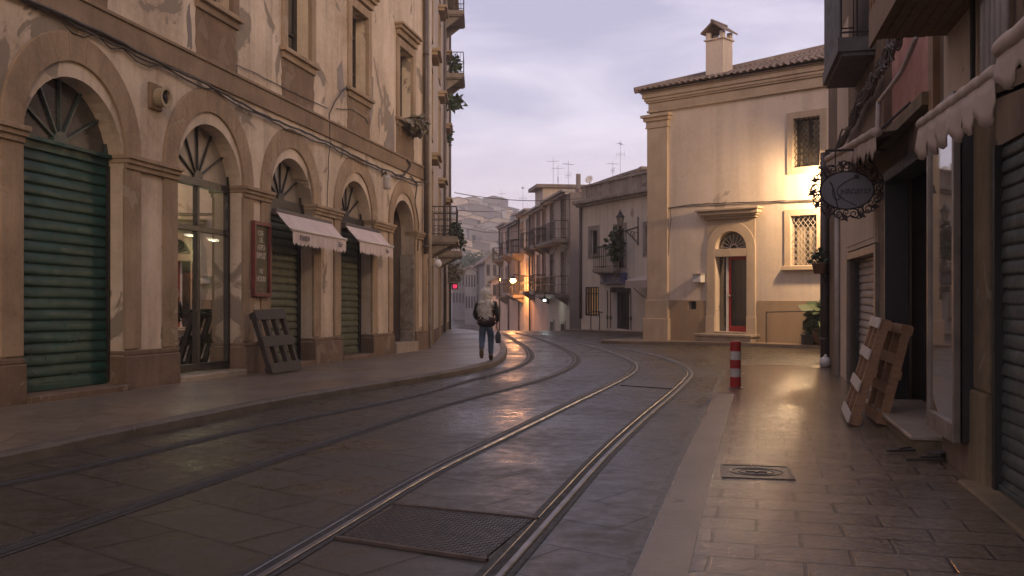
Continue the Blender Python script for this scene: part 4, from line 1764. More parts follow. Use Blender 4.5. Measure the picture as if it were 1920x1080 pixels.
# door surround: stone jambs, arch, panel, hood
so = fr(1329, 440, 1414, 620)
jw = .30
mb = MB()
mb.wbox(WF, dw[0] - jw, dw[0] - .002, .82, HS, -.2, .055)
mb.wbox(WF, dw[1] + .002, dw[1] + jw, .82, HS, -.2, .055)
mb.wbox(WF, dw[0], dw[1], dw[3] + .002, HS - .002, -.2, .05)
mb.prism(WF, ringp(dtc, dr * .982, dr + jw, HS), -.2, .055)
mb.wbox(WF, dw[0] - jw - .03, dw[0] - .004, -.5, .82, -.2, .085)
mb.wbox(WF, dw[1] + .004, dw[1] + jw + .03, -.5, .82, -.2, .085)
dso = mb.build('door_surround', M_STONE_F, hf, bevel=.012)
hd_ = fr(1316, 392, 1427, 410)
mb = MB()
pa = HS + dr + jw * .5
hh = WF.H(1372, 410)
# spandrel panel with the round arch cut out
mb.prism(WF, [(dtc - dr - jw * .95, HS + .02)] + list(reversed(arc(dtc, dr + jw + .002, HS, .04, pi - .04, 20))) + [(dtc + dr + jw * .95, HS + .02), (dtc + dr + jw * .95, hh), (dtc - dr - jw * .95, hh)], -.02, .03)
mb.build('panel', M_STONE_F, dso)
mb = MB()
for e, a, b, o_ in ((.0, 0, .07, .14), (.08, .07, .13, .22), (.14, .13, .25, .3), (.2, .25, .32, .38)):
    mb.wbox(WF, dtc - dr - jw - e - .06, dtc + dr + jw + e + .06, hh + a, hh + b, -.05, o_)
mb.build('door_hood', M_STONE_F, dso, bevel=.012)
# fan window
mb = MB()
mb.prism(WF, arc(dtc, dr, HS), -.25, -.2)
fo = mb.build('fanlight', M_WINGLASS, hf)
mb = MB()
for i in range(9):
    a = pi * (i + .5) / 9
    mb.bar(WF.pt(dtc + cos(a) * .15, HS + sin(a) * .15, -.15), WF.pt(dtc + cos(a) * dr * .82, HS + sin(a) * dr * .82, -.15), .018)
mb.prism(WF, ringp(dtc, .12, .15, HS, 12), -.17, -.14)
mb.build('fan_grille', M_PIPE_PALE, fo)
# door: side light, white mullion, red framed glazed leaf
d0, d1, e0, e1 = dw
e0 = e0
mb = MB()
xm = WF.T(1359)
mb.wbox(WF, d0 - .02, xm - .04, e0 - .1, e1, -.3, -.24)
mb.build('side_light', M_WINGLASS, hf)
mb = MB()
mb.wbox(WF, xm - .04, xm + .03, e0 - .1, e1, -.3, -.15)
mb.build('mullion', M_WHITE, hf)
mb = MB()
x0 = xm + .03
mb.wbox(WF, x0, x0 + .08, e0 - .1, e1, -.28, -.19)
mb.wbox(WF, d1 - .06, d1 + .02, e0 - .1, e1, -.28, -.19)
mb.wbox(WF, x0 + .08, d1 - .06, e1 - .1, e1, -.28, -.19)
mb.wbox(WF, x0 + .08, d1 - .06, e0 - .1, e0 + .18, -.28, -.19)
do = mb.build('door', simple('door_red', (.42, .03, .02), (.34, .022, .016), 5, .45), hf, bevel=.008)
mb = MB()
mb.wbox(WF, x0 + .07, d1 - .05, e0 + .16, e1 - .09, -.26, -.23)
mb.build('door_glass', M_WINGLASS, do)
mb = MB()
mb.lathe(WF.pt(x0 + .045, (e0 + e1) / 2 - .05, -.19), [(.03, 0), (.03, .02), (.012, .03), (.012, .06), (.035, .07), (.035, .1), (.01, .11)], 10, axis=WF.n)
mb.build('handle', M_PIPE_PALE, do)
# step
st = fr(1317, 623, 1413, 636)
mb = MB()
g0 = e0
mb.wbox(WF, d0 - jw - .12, d1 + jw + .12, g0 - .55, g0 - .14, -.2, .55)
mb.wbox(WF, d0 - jw - .16, d1 + jw + .16, g0 - .14, g0 - .06, -.2, .6)
mb.wbox(WF, d0 + .0, d1 - .0, g0 - .3, g0 - .002, -.34, .1)
mb.build('step', M_MARBLE, hf, bevel=.02)


def grille_window(wr, parent, s, sill, grate, lab, bands=True, curtain=False):
    t0, t1, h0, h1 = wr
    mb = MB()
    if sill:
        outline = rect(t0 - s, t1 + s, h0 - .02, h1 + s)
    else:
        outline = rect(t0 - s, t1 + s, h0 - s, h1 + s)
    if sill:
        mb.wbox(WF, t0 - s, t0 - .001, h0 - .02, h1 + s, -.2, .05)
        mb.wbox(WF, t1 + .001, t1 + s, h0 - .02, h1 + s, -.2, .05)
        mb.wbox(WF, t0 - .001, t1 + .001, h1 + .001, h1 + s, -.2, .05)
    else:
        mb.prism(WF, outline, -.2, .05, [rect(t0 + .001, t1 - .001, h0 + .001, h1 - .001)])
    so_ = mb.build('window_surround', M_STONE_F, parent, bevel=.01)
    if sill:
        mb = MB()
        mb.wbox(WF, t0 - s - .06, t1 + s + .06, h0 - .15, h0 - .022, -.3, .14)
        mb.build('sill', M_STONE_F, so_, bevel=.012)
    mb = MB()
    mb.wbox(WF, t0 - .02, t1 + .02, h0 - .02, h1 + .02, -.33, -.28)
    wo_ = mb.build('window', M_WINGLASS, parent)
    mb = MB()
    for a, b, c, d in ((t0, t0 + .06, h0, h1), (t1 - .06, t1, h0, h1), ((t0 + t1) / 2 - .04, (t0 + t1) / 2 + .04, h0, h1)):
        mb.wbox(WF, a, b, c, d, -.28, -.23)
    mb.build('window_frame', M_WOODD, wo_)
    if curtain:
        mb = MB()
        vs = []
        for i in range(41):
            t = t0 + .07 + (t1 - t0 - .14) * i / 40
            for h in (h0 + .02, h1 - .3):
                vs.append(WF.pt(t, h, -.262 + .018 * sin(i * 1.1)))
        mb.add(vs, [(i * 2, i * 2 + 2, i * 2 + 3, i * 2 + 1) for i in range(40)])
        mb.build('curtain', simple('curtain', (.36, .29, .2), (.25, .2, .14), 6, .9), wo_, smooth=True)
    mb = MB()
    w, h = t1 - t0, h1 - h0
    st_ = .155
    k = -h
    # diagonal lattice clipped to the opening
    for sgn in (1, -1):
        c = -h
        while c < w + h:
            pts = []
            # line t = c + y*1.0*sgn
            if sgn == 1:
                y0, y1 = max(0, -c / .8), min(h, (w - c) / .8)
                if y1 - y0 > .03:
                    pts = [(c + .8 * y0, y0), (c + .8 * y1, y1)]
            else:
                y0, y1 = max(0, (c - w) / .8), min(h, c / .8)
                if y1 - y0 > .03:
                    pts = [(c - .8 * y0, y0), (c - .8 * y1, y1)]
            if pts:
                mb.bar(WF.pt(t0 + pts[0][0], h0 + pts[0][1], -.04 + .012 * sgn), WF.pt(t0 + pts[1][0], h0 + pts[1][1], -.04 + .012 * sgn), .013)
            c += st_
    mb.build('iron_lattice', grate, wo_)


grille_window(lw_, hf, .2, True, M_PIPE_PALE, '', curtain=True)
grille_window(uw, hf, .2, False, M_IRON, '')

# bell box, cables, pipe, plants on and before the house
b0 = fr(1308, 515, 1323, 530)
mb = MB()
r_ = thing('meter_box', 'small white box on the wall left of the red door', 'box', tuple(WF.pt((b0[0] + b0[1]) / 2, b0[2], .1)))
mb.wbox(WF, b0[0], b0[1], b0[2], b0[3], .0, .3)
mb.build('box', M_WHITE, r_, bevel=.02)
mb = MB()
mb.wbox(WF, b0[0] - .03, b0[1] + .03, b0[3], b0[3] + .03, -.0, .34)
mb.build('cap', M_PIPE_PALE, r_)
cable(WF, [(1222, 372), (1252, 391), (1300, 383), (1370, 380), (1460, 377), (1548, 374)], .013, .04, 'cable running across the corner house above the red door', wob=.012)
cable(WF, [(1250, 390), (1300, 386), (1370, 384), (1460, 380), (1548, 377)], .010, .03, 'thinner cable just below the other one above the red door', wob=.012)
cable(WF, [(1256, 388), (1258, 410), (1254, 450), (1253, 480)], .009, .03, 'short wire dropping down beside the corner pilaster')
mb = MB()
pp = [WF.loc(x, y, .28) for x, y in ((1437, 634), (1437, 585), (1520, 583), (1520, 636))]
mb.tube([WF.pt(pp[0][0], -.3, .28), WF.pt(pp[0][0], pp[1][1], .28), WF.pt(pp[2][0], pp[2][1], .28), WF.pt(pp[2][0], -.3, .28)], .03, 8)
mb.tube([WF.pt(pp[2][0], pp[2][1], .28), WF.pt(pp[2][0] + .4, pp[2][1] - .4, .1)], .02, 6)
r_ = tag(mb.build('pipe_rail', M_PIPE, None, smooth=False), 'low brown pipe railing against the corner house wall', 'railing')
mb = None
c = WF.pt(WF.T(1540, .5), .05, .45)
gzc = gz(c.x, c.y) + .1
shrub('potted_plant', 'spiky green plant in a pale round pot at the foot of the corner house', 'plant', (c.x, c.y, gzc + .75), .35, .35, .38, 80, .42, M_LEAF, None, (.3, .38), 0)
c = WF.pt(WF.T(1516, .5), .05, .45)
gzc = gz(c.x, c.y) + .1
r_ = thing('plant_trough', 'small dark square planter beside the pale round pot', 'planter', (c.x, c.y, gzc))
mb = MB()
mb.obox((c.x, c.y, gzc + .13), WF.d, WF.n, (0, 0, 1), .36, .3, .26)
mb.obox((c.x, c.y, gzc + .27), WF.d, WF.n, (0, 0, 1), .4, .34, .03)
mb.build('trough', M_WOODD, r_, bevel=.01)
mb = MB()
mb.leaves((c.x, c.y, gzc + .34), .16, .14, .1, 40, .12)
mb.build('foliage', M_LEAF, r_)

# street lamp on the corner house: the lit lamp that warms the facade
lt, lh = WF.loc(1531, 309, 1.8)
lp = WF.pt(lt, lh, .95)
r_ = thing('street_lamp', 'lit street lamp on an arm glowing at the corner house by the oval sign', 'street lamp', tuple(lp))
mb = MB()
mb.lathe(lp + Vector((0, 0, .02)), [(.34, -.03), (.30, .03), (.16, .13), (.05, .2), (.03, .28)], 20)
mb.build('shade', M_IRON, r_, smooth=True)
mb = MB()
mb.lathe(lp + Vector((0, 0, -.07)), [(.05, .02), (.2, .035), (.27, .085)], 16)
mb.build('bulb', emit('lamp_amber', (1.0, .72, .36), 14.0), r_, smooth=True)
mb = MB()
mb.tube([lp + Vector((0, 0, .28)), WF.pt(lt + .2, lh + .44, 1.5), WF.pt(lt + .9, lh + .4, .6), WF.pt(lt + 1.3, lh + .1, 0)], .03, 8)
mb.build('arm', M_IRON, r_)
ld = bpy.data.lights.new('lamp_light', 'POINT')
ld.energy = 860
ld.color = (1.0, .68, .38)
ld.shadow_soft_size = .16
lo_ = bpy.data.objects.new('lamp_light', ld)
lo_.location = Vector((0, 0, -.12))
lo_.parent = r_
COL.objects.link(lo_)

# roof aerial at the right end of the corner house
def aerial(base, h, lab, kind=0, ang=0.0, group='aerials on the roofs', w=.8, r=.010):
    b = Vector(base)
    r_ = thing('aerial', lab, 'aerial', tuple(b), group)
    mb = MB()
    mb.tube([b, b + Vector((0, 0, h))], r, 5)
    mb.build('mast', M_IRON, r_)
    mb = MB()
    a = Vector((cos(ang), sin(ang), 0))
    q = Vector((-a.y, a.x, 0))
    z = Vector((0, 0, 1))
    t = b + z * h * .93
    mb.bar(t - a * w * .55, t + a * w * .55, r * 1.5)
    for i in range(6):
        c = t + a * w * (-.5 + i / 5)
        L = w * (.42 - .03 * i)
        mb.bar(c - q * L * .5, c + q * L * .5, r)
    mb.build('elements', M_IRON, r_)
    if kind:
        mb = MB()
        t = b + z * h * .7
        mb.bar(t - q * w * .4, t + q * w * .4, r * 1.3)
        for i in range(4):
            c = t + q * w * (-.38 + .25 * i)
            mb.bar(c - z * .2, c + z * .2, r)
        mb.build('cross_element', M_IRON, r_)
    return r_


q = WF.pt(WF.loc(1546, 130, -1.0)[0], HR + .2, -1.0)
aerial(q, 2.6, 'bent aerial on the corner house roof beside the dark balcony', 0, .6, w=1.3)

# ================================================================== white house with the blue shop sign
M_PLAS_W = plaster('plaster_white', (.82, .75, .67), (.7, .63, .55), (.52, .45, .39), .68, .9, bmp=.3, streak=.4)
M_TRIM_W = plaster('trim_grey', (.42, .37, .33), (.28, .24, .21), (.2, .17, .15), .62, 2, streak=.5)
wh = thing('white_house', 'two storey white house with a blue shop sign and a lantern', 'house', tuple(WW.pt(3, 0)))


def wr_(px0, py0, px1, py1, W=WW):
    a, b = W.loc(px0, py0), W.loc(px1, py1)
    return a[0], b[0], (W.loc(px0, py1)[1] + b[1]) / 2, (a[1] + W.loc(px1, py0)[1]) / 2


w1 = wr_(1107, 432, 1121, 476)
w2 = wr_(1155, 428, 1171, 505)
w3 = wr_(1211, 424, 1226, 472)
w4 = wr_(1099, 538, 1122, 592)
w5 = wr_(1150, 548, 1180, 617)
HT = WW.H(1150, 378)
LW = 11.0
mb = MB()
mb.prism(WW, rect(0, LW, -1.2, HT), -.3, 0, [rect(*w) for w in (w1, w2, w3, w4, w5)])
mb.wbox(WW, 0, .3, -1.2, HT - .01, -7.5, -.301)
mb.wbox(WW, LW - .3, LW, -1.2, HT - .01, -7.5, -.301)
mb.wbox(WW, 0, LW, HT - .2, HT - .012, -7.5, -.301)
mb.build('wall', M_PLAS_W, wh)
mb = MB()
mb.wbox(WW, -.25, LW, HT, HT + .12, -.3, .2)
mb.wbox(WW, -.3, LW, HT + .12, HT + .3, -.3, .34)
mb.build('cornice', M_TRIM_W, wh, bevel=.02)
mb = MB()
mb.wbox(WW, 0.1, LW, HT + .3, HT + .95, -.25, -.02)
for t in (.1, 2.4, 4.7, 7.0):
    mb.wbox(WW, t, t + .35, HT + .3, HT + .97, -.27, .03)
mb.wbox(WW, .05, LW, HT + .95, HT + 1.05, -.3, .06)
mb.build('parapet', M_TRIM_W, wh, bevel=.02)
for k, w in enumerate((w1, w2, w3)):
    t0, t1, h0, h1 = w
    mb = MB()
    mb.prism(WW, rect(t0 - .2, t1 + .2, h0 - (.2 if k != 1 else .02), h1 + .22), -.1, .04, [rect(t0 + .001, t1 - .001, h0 + .001, h1 - .001)])
    so_ = mb.build('window_surround', M_TRIM_W, wh)
    mb = MB()
    mb.wbox(WW, t0 - .01, t1 + .01, h0 - .01, h1 + .01, -.25, -.2)
    p_ = mb.build('window', M_WINGLASS, wh)
    mb = MB()
    for a in (t0, (t0 + t1) / 2 - .03, t1 - .06):
        mb.wbox(WW, a, a + .06, h0, h1, -.2, -.14)
    mb.wbox(WW, t0 + .06, t1 - .06, h0 + (h1 - h0) * .7, h0 + (h1 - h0) * .74, -.195, -.15)
    mb.build('window_frame', M_WOODD, p_)
# lit barred window
t0, t1, h0, h1 = w4
mb = MB()
mb.wbox(WW, t0 - .01, t1 + .01, h0 - .01, h1 + .01, -.26, -.22)
p_ = mb.build('window', emit('lit_window', (1.0, .55, .25), .16), wh)
p_['label'] = 'warmly lit ground floor window behind bars'
mb = MB()
n = 5
for i in range(n + 1):
    t = t0 + (t1 - t0) * i / n
    mb.wbox(WW, t - .04, t + .04, h0, h1, -.05, .02)
for h in (h0 + .02, h1 - .05, h0 + (h1 - h0) * .75):
    mb.wbox(WW, t0, t1, h, h + .05, -.049, .019)
mb.build('window_bars', M_WOODD, p_)
# shop door with iron gate
t0, t1, h0, h1 = w5
mb = MB()
mb.wbox(WW, t0 - .01, t1 + .01, h0 - .01, h1 + .01, -.28, -.2)
p_ = mb.build('door', M_FRAME, wh)
mb = MB()
for i in range(8):
    t = t0 - .35 + (t1 - t0 + .7) * i / 7
    if i in (2, 3, 4, 5):
        mb.wbox(WW, t - .02, t + .02, h0, h1 - .1, -.15, -.1)
    else:
        mb.bar(WW.pt(t, h0, .12), WW.pt(t, h1 + .1, .12), .04)
        mb.tube([WW.pt(t + .09 * cos(a_ * .8), h0 + .5 + .1 * sin(a_ * .8), .12) for a_ in range(8)], .015, 4, closed=True)
mb.build('gate', M_IRON, p_)
mb = MB()
mb.wbox(WW, t0 - .12, t1 + .12, h1 + .002, h1 + .22, -.1, .1)
mb.build('door_lintel', M_WOODD, wh)
mb = MB()
tp0 = .12
mb.tube([WW.pt(tp0, .6, .1), WW.pt(tp0, HT, .1)], .07, 8)
mb.build('downpipe', M_PIPE, wh, smooth=True)
bal = wr_(1134, 476, 1166, 507)
balcony(WW, w2[0] - 1.0, w2[1] + .15, w2[2] + .05, .7, wh, M_TRIM_W, 1.0, .16, .1)
# plants, sign, awning, lantern
t_, h_ = WW.loc(1155, 458, .6)
shrub('hanging_plant', 'dark green plant hanging on the white house above the blue sign', 'plant', WW.pt(t_, h_, .65), .32, .3, .75, 260, .24, M_LEAF, None, None, 4)
sg = wr_(1134, 512, 1178, 533)
r_ = thing('shop_sign', 'blue shop sign with white lettering on the white house', 'sign', tuple(WW.pt((sg[0] + sg[1]) / 2, sg[2], .2)))
mb = MB()
mb.wbox(WW, sg[0], sg[1], sg[2], sg[3], .05, .25)
mb.build('sign_box', simple('sign_blue', (.07, .085, .22), (.05, .06, .17), 3, .5), r_, bevel=.02)
mb = MB()
mb.wbox(WW, sg[0] + .05, sg[0] + .3, sg[2] + .12, sg[3] - .06, .25, .256)
mb.wbox(WW, sg[0] + .04, sg[1] - .04, sg[2] + .05, sg[2] + .08, .25, .256)
mb.build('emblem_panel', simple('sign_white', (.5, .46, .5), (.4, .37, .42), 4, .6), r_)
m_ = text_mesh('ELIRELS', WW, (sg[0] + .35 + sg[1]) / 2, (sg[2] + sg[3]) / 2 - .02, .252, .36, 1, 0, .95)
m_.build('lettering', simple('sign_white2', (.5, .46, .5), (.4, .37, .42), 4, .6), r_)
m_ = text_mesh('P', WW, sg[0] + .175, (sg[2] + sg[3]) / 2 + .08, .258, .3, 1, 0, .9)
m_.build('lettering', simple('sign_blue2', (.07, .085, .22), (.05, .06, .17), 3, .5), r_)
aw = (WW.T(1172, .9), WW.T(1222, .9), WW.H(1190, 540, .9), WW.H(1190, 517, .9) + .05)
r_ = thing('awning', 'plain white flat awning beside the blue shop sign', 'awning', tuple(WW.pt(aw[0], aw[2], .3)))
mb = MB()
mb.hexa([WW.pt(aw[0], aw[3] - .02, .02), WW.pt(aw[1] + 1, aw[3] - .02, .02), WW.pt(aw[1] + 1, aw[2] + .3, .9), WW.pt(aw[0], aw[2] + .3, .9),
         WW.pt(aw[0], aw[3], .02), WW.pt(aw[1] + 1, aw[3], .02), WW.pt(aw[1] + 1, aw[2] + .32, .9), WW.pt(aw[0], aw[2] + .32, .9)])
mb.wbox(WW, aw[0], aw[1] + 1, aw[2], aw[2] + .3, .88, .9)
mb.build('canopy', M_FABRIC, r_)
mb = MB()
for t in (aw[0] + .1, aw[1]):
    mb.tube([WW.pt(t, aw[2] - .4, .02), WW.pt(t, aw[2] + .25, .85)], .02, 5)
mb.build('arm', M_IRON, r_)


def lantern(W, px, py, pxw, pyw, o, lab, lit=False, s=1.0):
    t, h = W.loc(px, py, o)
    tw, hw = W.loc(pxw, pyw, 0)
    c = W.pt(t, h, o)
    r_ = thing('street_lantern', lab, 'lantern', tuple(c))
    mb = MB()
    mb.lathe(c, [(.05 * s, 0), (.11 * s, .06 * s), (.19 * s, .5 * s)], 6)
    mb.build('panes', M_FANPANE if not lit else emit('lit', (1, .6, .3), 4), r_)
    mb = MB()
    for i in range(6):
        a = 2 * pi * i / 6
        e = Vector((cos(a), sin(a), 0))
        mb.bar(c + e * .115 * s + Vector((0, 0, .06 * s)), c + e * .2 * s + Vector((0, 0, .5 * s)), .022 * s)
    mb.lathe(c + Vector((0, 0, .5 * s)), [(.25 * s, 0), (.24 * s, .04 * s), (.1 * s, .2 * s), (.11 * s, .24 * s), (.05 * s, .3 * s), (.015 * s, .42 * s)], 12)
    mb.lathe(c + Vector((0, 0, -.14 * s)), [(.015, 0), (.06 * s, .06 * s), (.12 * s, .15 * s)], 10)
    mb.build('cage', M_IRON, r_)
    mb = MB()
    q = W.pt(tw, hw, .03)
    mb.tube([c - Vector((0, 0, .12)), c - Vector((0, 0, .2)) + (q - c) * .15, q + Vector((0, 0, .05))], .03, 6)
    mb.bar(W.pt(tw, hw + .5, .02), W.pt(tw, hw - .75, .02), .05)
    for k in range(4):
        f = .35 + .17 * k
        cc_ = c.lerp(q, f) - Vector((0, 0, .18 + .06 * k))
        rr = .07 + .04 * k
        e = (q - c).normalized()
        mb.tube([cc_ + e * cos(2 * pi * j / 10) * rr + Vector((0, 0, sin(2 * pi * j / 10) * rr)) for j in range(10)], .012, 4, closed=True)
    mb.tube([q - Vector((0, 0, .7)), c.lerp(q, .75) - Vector((0, 0, .42)), c.lerp(q, .3) - Vector((0, 0, .15))], .018, 5)
    mb.build('bracket', M_IRON, r_)
    return r_


lantern(WW, 1163, 425, 1197, 428, 1.1, 'unlit black street lantern on a scrolled bracket at the white house', False, .8)
for px in (1132,):
    p = WW.pt(WW.T(px), 0, .45)
    r_ = thing('hand_rail', 'short iron handrail on the pavement before the white house', 'railing', (p.x, p.y, gz(p.x, p.y) + .1))
    mb = MB()
    z0 = gz(p.x, p.y) + .1
    for s in (-.2, .2):
        mb.tube([(p.x + s, p.y, z0), (p.x + s, p.y, z0 + .85)], .025, 6)
    mb.tube([(p.x - .35, p.y, z0 + .75), (p.x - .2, p.y, z0 + .86), (p.x + .2, p.y, z0 + .86), (p.x + .35, p.y, z0 + .8)], .025, 6)
    mb.build('rail', M_IRON, r_)

# house behind it, gable and chimney over the parapet
M_PLAS_B = plaster('plaster_brown', (.25, .2, .18), (.18, .145, .13), None, .6, .8, streak=.4)
WBk = Wall(WW.pt(-1.6, 0, -9.0) + Vector((0, 0, -.6)), (WW.d.x, WW.d.y), 1, 0)
bb = thing('brown_house', 'brown gabled house rising behind the white house', 'house', tuple(WBk.pt(4, 0)))
prof = [WBk.loc(x, y) for x, y in ((1069, 366), (1120, 348), (1170, 331), (1203, 321), (1216, 327), (1260, 345))]
mb = MB()
poly = [(prof[0][0], -2)] + [(prof[-1][0] + 3, -2), (prof[-1][0] + 3, prof[-1][1])] + list(reversed(prof))
mb.prism(WBk, poly, -8, 0)
mb.build('wall', M_PLAS_B, bb)
mb = MB()
for (a, b) in zip(prof, prof[1:]):
    mb.hexa([WBk.pt(a[0], a[1] + .004, -8.2), WBk.pt(b[0], b[1] + .004, -8.2), WBk.pt(b[0], b[1] + .004, .3), WBk.pt(a[0], a[1] + .004, .3),
             WBk.pt(a[0], a[1] + .16, -8.2), WBk.pt(b[0], b[1] + .16, -8.2), WBk.pt(b[0], b[1] + .16, .3), WBk.pt(a[0], a[1] + .16, .3)])
ro = mb.build('roof', M_TILE, bb)
a, b = WBk.loc(1074, 366, -1), WBk.loc(1081, 325, -1)
mb = MB()
mb.wbox(WBk, a[0] - .1, b[0] + .1, a[1] - 1, a[1] + .4, -1.6, -1.0)
mb.lathe(WBk.pt((a[0] + b[0]) / 2, a[1] + .3, -1.3), [(.17, 0), (.17, b[1] - a[1] - .3), (.14, b[1] - a[1] - .3)], 10)
mb.build('chimney', M_PLAS_B, ro)
# roof room with a dark opening
mb = MB()
q0, q1 = WBk.loc(1148, 365, 1.5), WBk.loc(1183, 345, 1.5)
mb.wbox(WBk, q0[0], WBk.T(1225, 1.5), q0[1] - 3, q1[1] + .1, -.0, 1.5)
mb.build('roof_room', M_PLAS_W, bb)
mb = MB()
mb.wbox(WBk, WBk.T(1185, 1.5), WBk.T(1214, 1.5), q0[1] - 1, q1[1] - .1, 1.5, 1.53)
mb.build('opening', M_DARKIN, bb)
mb = MB()
mb.hexa([WBk.pt(q0[0] + 1.2, q1[1] + .05, -.2), WBk.pt(q0[0] + 4, q1[1] + .7, -.2), WBk.pt(q0[0] + 4, q1[1] + .7, 1.8), WBk.pt(q0[0] + 1.2, q1[1] + .05, 1.8),
         WBk.pt(q0[0] + 1.2, q1[1] + .2, -.2), WBk.pt(q0[0] + 4, q1[1] + .85, -.2), WBk.pt(q0[0] + 4, q1[1] + .85, 1.8), WBk.pt(q0[0] + 1.2, q1[1] + .2, 1.8)])
mb.build('roof_room_roof', M_TILE, bb)
aerial(WBk.pt(WBk.T(1101, 0), WBk.H(1101, 355), -2), 2.0, 'aerial with a pale dish behind the white house parapet', 1, .3)
aerial(WBk.pt(WBk.T(1092, 0), WBk.H(1092, 345), -3), 3.2, 'tallest aerial, standing between the chimney pipe and the dish', 1, 1.2)
aerial(WBk.pt(WBk.T(1210, 0), WBk.H(1210, 326), -1), 1.1, 'small aerial on the gable beside the corner house', 0, 2.2)
c = WBk.pt(WBk.T(1118, 0), WBk.H(1118, 338), .5)
r_ = thing('satellite_dish', 'pale satellite dish on the roof above the white house', 'dish', tuple(c))
mb = MB()
mb.lathe(c, [(.02, 0), (.18, .04), (.28, .1), (.27, .11), (.18, .05), (.02, .02)], 18, axis=(-.5, -.8, .35))
mb.build('dish', M_WHITE, r_, smooth=True)
mb = MB()
mb.tube([c, c - Vector((0, 0, 1.0))], .03, 6)
mb.build('mast', M_IRON, r_)

# ================================================================== street row going down to the left
M_PINK = plaster('plaster_pink', (.58, .39, .29), (.44, .29, .215), (.36, .26, .2), .66, .9, streak=.4)
M_TAN = plaster('plaster_tan', (.48, .39, .31), (.36, .285, .23), (.3, .24, .19), .64, .9, streak=.4)
M_SHUT_B = simple('shutter_brown', (.10, .07, .055), (.06, .045, .035), 4, .7)


def row_house(name, lab, W, t0, t1, hb, ht, cols, rows, mat, ww=1.0, bal=(), dep=9.0, shutters=True, roofm=None, ground_doors=True, cat='house', eave=.45, far=False):
    r_ = thing(name, lab, cat, tuple(W.pt((t0 + t1) / 2, hb, -dep / 2)))
    n = cols
    holes, wl = [], []
    for c in range(n):
        tc = t0 + (t1 - t0) * (c + .5) / n
        for ri, (h0, hh) in enumerate(rows):
            holes.append(rect(tc - ww / 2, tc + ww / 2, h0, h0 + hh))
            wl.append((c, ri, tc, h0, hh))
    mb = MB()
    mb.prism(W, rect(t0, t1, hb, ht), -.25, 0, holes)
    mb.wbox(W, t0, t0 + .25, hb, ht - .01, -dep, -.251)
    mb.wbox(W, t1 - .25, t1, hb, ht - .01, -dep, -.251)
    mb.wbox(W, t0, t1, hb, ht - .02, -dep - .25, -dep)
    mb.wbox(W, t0 + .25, t1 - .25, ht - .2, ht - .02, -dep, -.251)
    mb.build('wall', mat, r_)
    mb = MB()
    mb.wbox(W, t0 - .05, t1 + .05, ht, ht + .14, -.3, eave * .6)
    mb.wbox(W, t0 - .08, t1 + .08, ht + .14, ht + .26, -.3, eave)
    mb.build('cornice', M_TRIM_W, r_)
    for c, ri, tc, h0, hh in wl:
        mb = MB()
        mb.wbox(W, tc - ww / 2 - .01, tc + ww / 2 + .01, h0 - .01, h0 + hh + .01, -.2, -.15)
        p_ = mb.build('window' if h0 > hb + 1.2 else 'door', M_WINGLASS if h0 > hb + 1.2 else M_SHUT_B, r_)
        if not far:
            mb = MB()
            for s in (-1, 1):
                if shutters:
                    a, b = sorted((tc + s * .03, tc + s * (ww / 2 - .02)))
                    for k in range(9):
                        h = h0 + .1 + (hh - .2) * k / 8
                        mb.wbox(W, a, b, h - hh / 22, h + hh / 26, -.13, -.09)
            mb.build('shutter_leaf', M_SHUT_B, p_)
        mb = MB()
        s = .14
        mb.prism(W, [(tc - ww / 2 - s, h0 - .1), (tc - ww / 2 - .001, h0 - .1), (tc - ww / 2 - .001, h0 + hh + .001), (tc + ww / 2 + .001, h0 + hh + .001), (tc + ww / 2 + .001, h0 - .1), (tc + ww / 2 + s, h0 - .1),
                     (tc + ww / 2 + s, h0 + hh + .16), (tc - ww / 2 - s, h0 + hh + .16)], -.05, .06)
        mb.build('window_surround', M_TRIM_W, r_)
    for (a, b, h) in bal:
        balcony(W, a, b, h, .8, r_, M_SLAB, 1.0, .16, .16)
    return r_


GW = -1.2      # ground of the row relative to its frame
tp1 = WD.T(1026)
tp2 = WD.T(938)
hcorn = WD.H(1026, 392)
hcorn2 = WD.H(938, 431)

tan = row_house('tan_house', 'tan grey row house with two balconies beside the white house', WD, 0, tp1, -2.5, WD.H(1045, 376), 2,
                ((-.2 + .7, 2.6), (WD.H(1045, 552), 2.4), (WD.H(1045, 452), 2.3)), M_TAN, 1.0,
                [(.2, tp1 - .3, WD.H(1045, 552)), (.2, tp1 - .3, WD.H(1045, 454))])
mb = MB()
mb.wbox(WD, -.3, -.003, -2.5, WD.H(1060, 366), -9.2, .02)
mb.build('end_wall', M_PLAS_B, tan)
M_ROSE = plaster('plaster_rose', (.54, .35, .25), (.4, .25, .18), (.27, .2, .16), .62, .9, streak=.5)
M_BUFF = plaster('plaster_buff', (.6, .45, .31), (.45, .33, .22), (.3, .23, .18), .62, .9, streak=.5)
hA_ = (hcorn + hcorn2) / 2
CUT = [tp1 + .02, tp1 + 6.2, tp1 + 11.2, tp1 + 16.6, tp2]
pinks = []
